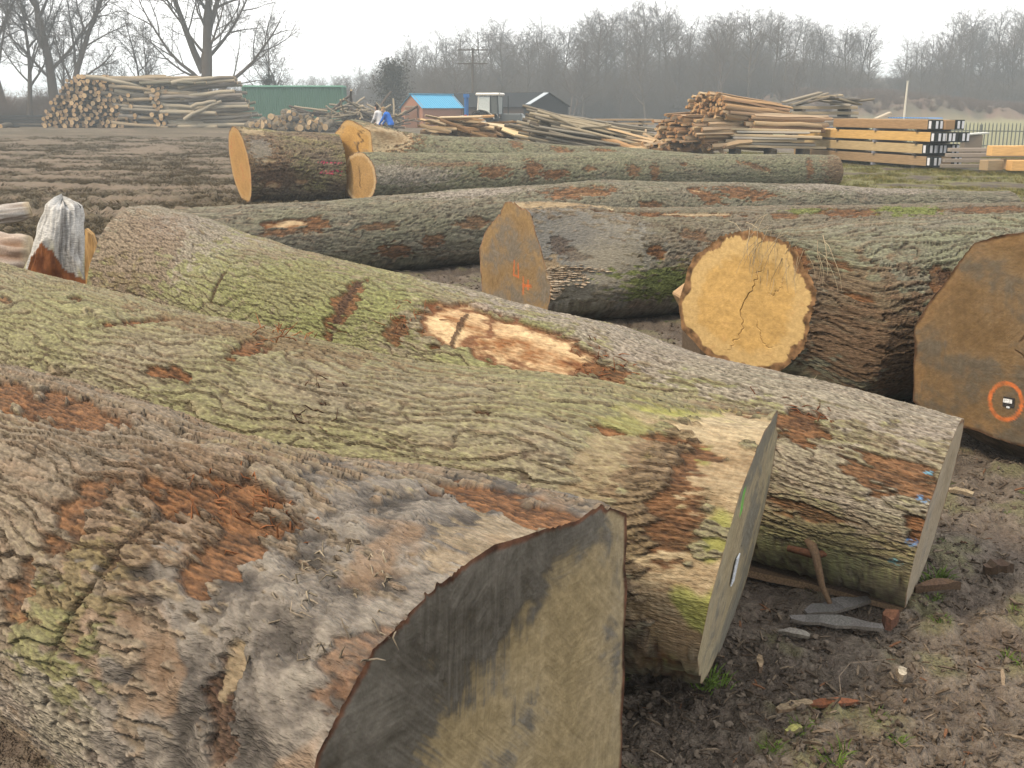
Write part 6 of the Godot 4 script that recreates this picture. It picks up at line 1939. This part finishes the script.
func trim_logs() -> void:
	var logs := []
	for o in get_children():
		if o.name.begins_with("felled_log"):
			logs.append(o)
	# shelf fungus in two rows on the dark trunk
	for q in [[0.19, 95.0, 0.16, 0.075, 260], [0.05, 112.0, 0.1, 0.06, 110], [0.42, 88.0, 0.12, 0.02, 40]]:
		var G := Geo.new()
		rng.seed = int(q[1])
		for k in q[4]:
			var s: float = q[0] + rng.randf_range(-1, 1) * q[2]
			var th: float = deg_to_rad(q[1]) + rng.randfn() * q[3] / 0.45 * 0.7
			var out := Vector3(0, cos(th), sin(th))
			var p := surface_point(logs[3], s, th)
			if p == Vector3.INF:
				continue
			p += Vector3(rng.randf() * 0.03, 0, 0) - out * 0.004
			var w := rng.randf_range(0.012, 0.028)
			var c := Color(0.28, 0.2, 0.13).lerp(Color(0.5, 0.42, 0.32), rng.randf())
			for e in 5:
				var a0 := PI * e / 5.0
				var a1 := PI * (e + 1) / 5.0
				var u := Vector3(cos(a0) * w, 0, 0) + out * sin(a0) * w * 1.2
				var v := Vector3(cos(a1) * w, 0, 0) + out * sin(a1) * w * 1.2
				G.quad(p + Vector3(0, 0.006, 0), p + v, p + u, p + Vector3(0, 0.006, 0), c)
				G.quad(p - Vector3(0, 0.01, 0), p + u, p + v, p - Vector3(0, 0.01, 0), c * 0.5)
		part("shelf_fungus", G.mesh(), M.chip, logs[3]).set_meta("kind", "stuff")
	# dry grass hanging over the honey-yellow end
	for q in [[-0.05, 0.98, 0.05, 60, 0.3], [0.28, 0.12, 0.1, 40, 0.2]]:
		var G := Geo.new()
		rng.seed = 9 + q[3]
		for k in q[3]:
			var w: float = q[0] + rng.randfn() * 0.14
			var y: float = q[1] + rng.randfn() * 0.05
			var x: float = 0.4 * w + 0.03 + rng.randf() * 0.12
			var o := Vector3(x, y, w)
			var pts := [o]
			var d := Vector3(-0.4 + rng.randfn() * 0.5, 0.3, 0.5 + rng.randfn() * 0.4)
			for e in 5:
				d = (d + Vector3(rng.randfn() * 0.25, -0.55, rng.randfn() * 0.25)).normalized()
				pts.append(pts[-1] + d * q[4] * rng.randf_range(0.1, 0.25))
			G.tube(pts, [0.002, 0.002, 0.0018, 0.0015, 0.0012, 0.0008], 3, Color(0.4, 0.33, 0.22) * rng.randf_range(0.6, 1.2))
		part("hanging_grass", G.mesh(), M.chip, logs[5]).set_meta("kind", "stuff")
	# tags
	var f: Node3D = logs[6]
	var mid: Vector3 = f.get_meta("face_mid")
	var n: Vector3 = f.get_meta("face_n")
	face_tag(f, mid, n, 0.045, -0.3, Vector2(0.042, 0.02), Color(0.72, 0.74, 0.76), "white_tag")
	face_tag(f, mid, n, 0.05, -0.33, Vector2(0.016, 0.009), Color(0.66, 0.7, 0.74), "white_tag")
	face_tag(f, mid, n, 0.05, -0.305, Vector2(0.055, 0.05), Color(0.045, 0.042, 0.04), "dark_patch", 0.002)
	f = logs[1]
	face_tag(f, f.get_meta("face_mid"), f.get_meta("face_n"), 0.06, -0.05, Vector2(0.045, 0.09), Color(0.66, 0.7, 0.76), "white_tag")
	# torn fibres on the second trunk's red clump, and the dark tuft on the nearest trunk
	for q in [[1, 1.646, 17.0, 0.46, 46, Color(0.3, 0.13, 0.055), 0.05], [1, 1.2, 52.0, 0.45, 26, Color(0.1, 0.05, 0.03), 0.05], [2, 1.25, 38.0, 0.4, 40, Color(0.26, 0.1, 0.045), 0.045], [2, 2.35, 46.0, 0.44, 36, Color(0.3, 0.13, 0.06), 0.05], [0, 0.6, 14.0, 0.475, 70, Color(0.24, 0.1, 0.045), 0.04], [2, 0.36, 40.0, 0.355, 30, Color(0.2, 0.08, 0.04), 0.04], [0, 0.25, 20.0, 0.5, 34, Color(0.3, 0.25, 0.18), 0.035], [0, 0.15, 40.0, 0.5, 34, Color(0.24, 0.2, 0.15), 0.035]]:
		var G := Geo.new()
		rng.seed = 70 + int(q[1] * 100)
		var L: Node3D = logs[q[0]]
		for k in q[4]:
			var s: float = q[1] + rng.randfn() * 0.07
			var th: float = deg_to_rad(q[2]) + rng.randfn() * 0.13
			var o := surface_point(L, s, th)
			if o == Vector3.INF:
				continue
			var out := Vector3(0, cos(th), -sin(th))
			var d := Vector3(rng.randfn(), 0, 0) + out * 0.12 + Vector3(0, rng.randfn(), rng.randfn()) * 0.5
			var l: float = q[6] * rng.randf_range(0.5, 1.6)
			var m := o + d.normalized() * l * 0.5 + out * 0.003
			G.tube([o - out * 0.004, m, m + (d + Vector3(rng.randfn(), rng.randfn(), rng.randfn()) * 0.6).normalized() * l * 0.5 - out * 0.008], [0.0028, 0.0022, 0.0008], 3, q[5] * rng.randf_range(0.6, 1.3))
		part("torn_fibres", G.mesh(), M.chip, L).set_meta("kind", "stuff")


func surface_point(L: Node3D, s: float, th: float) -> Vector3:   # the vertex of the trunk's bark nearest that place
	var key: String = str(L.name)
	var cs := 1.0 if L.basis.z.z > 0.0 else -1.0
	if not M.has(key):
		var all := PackedVector3Array()
		for ch in L.get_children():
			if ch.name.begins_with("sawn") or ch.name.begins_with("far"):
				continue
			all.append_array((ch as MeshInstance3D).mesh.surface_get_arrays(0)[Mesh.ARRAY_VERTEX])
		var boxes := {}
		for p in all:
			var b := Vector2i(int(floor(p.x / 0.03)), int(floor(atan2(p.z * cs, p.y - 0.45) / 0.05)))
			if not boxes.has(b):
				boxes[b] = p
		M[key] = boxes
	var near: Dictionary = M[key]
	var k := Vector2i(int(floor(s / 0.03)), int(floor(th / 0.05)))
	for e in [Vector2i.ZERO, Vector2i(0, 1), Vector2i(0, -1), Vector2i(1, 0), Vector2i(-1, 0)]:
		if near.has(k + e):
			return near[k + e]
	return Vector3.INF


func face_tag(L: Node3D, mid: Vector3, n: Vector3, a: float, b: float, size: Vector2, col: Color, called: String, thick := 0.004) -> void:
	var cs := 1.0 if L.basis.z.z > 0.0 else -1.0
	var z := Vector3(0, 0, cs)
	z = (z - n * z.dot(n)).normalized()
	var y := (Vector3.UP - n * n.y).normalized()
	var o := part(called, slab(Vector3(-size.x * 0.5, -size.y * 0.5, 0.0), Vector3(size.x * 0.5, size.y * 0.5, thick), col, 0.001), M.chip, L)
	o.transform = Transform3D(Basis(y.cross(n), y, n), mid + z * (a / maxf(absf(z.z), 0.3)) + y * b + n * 0.003)
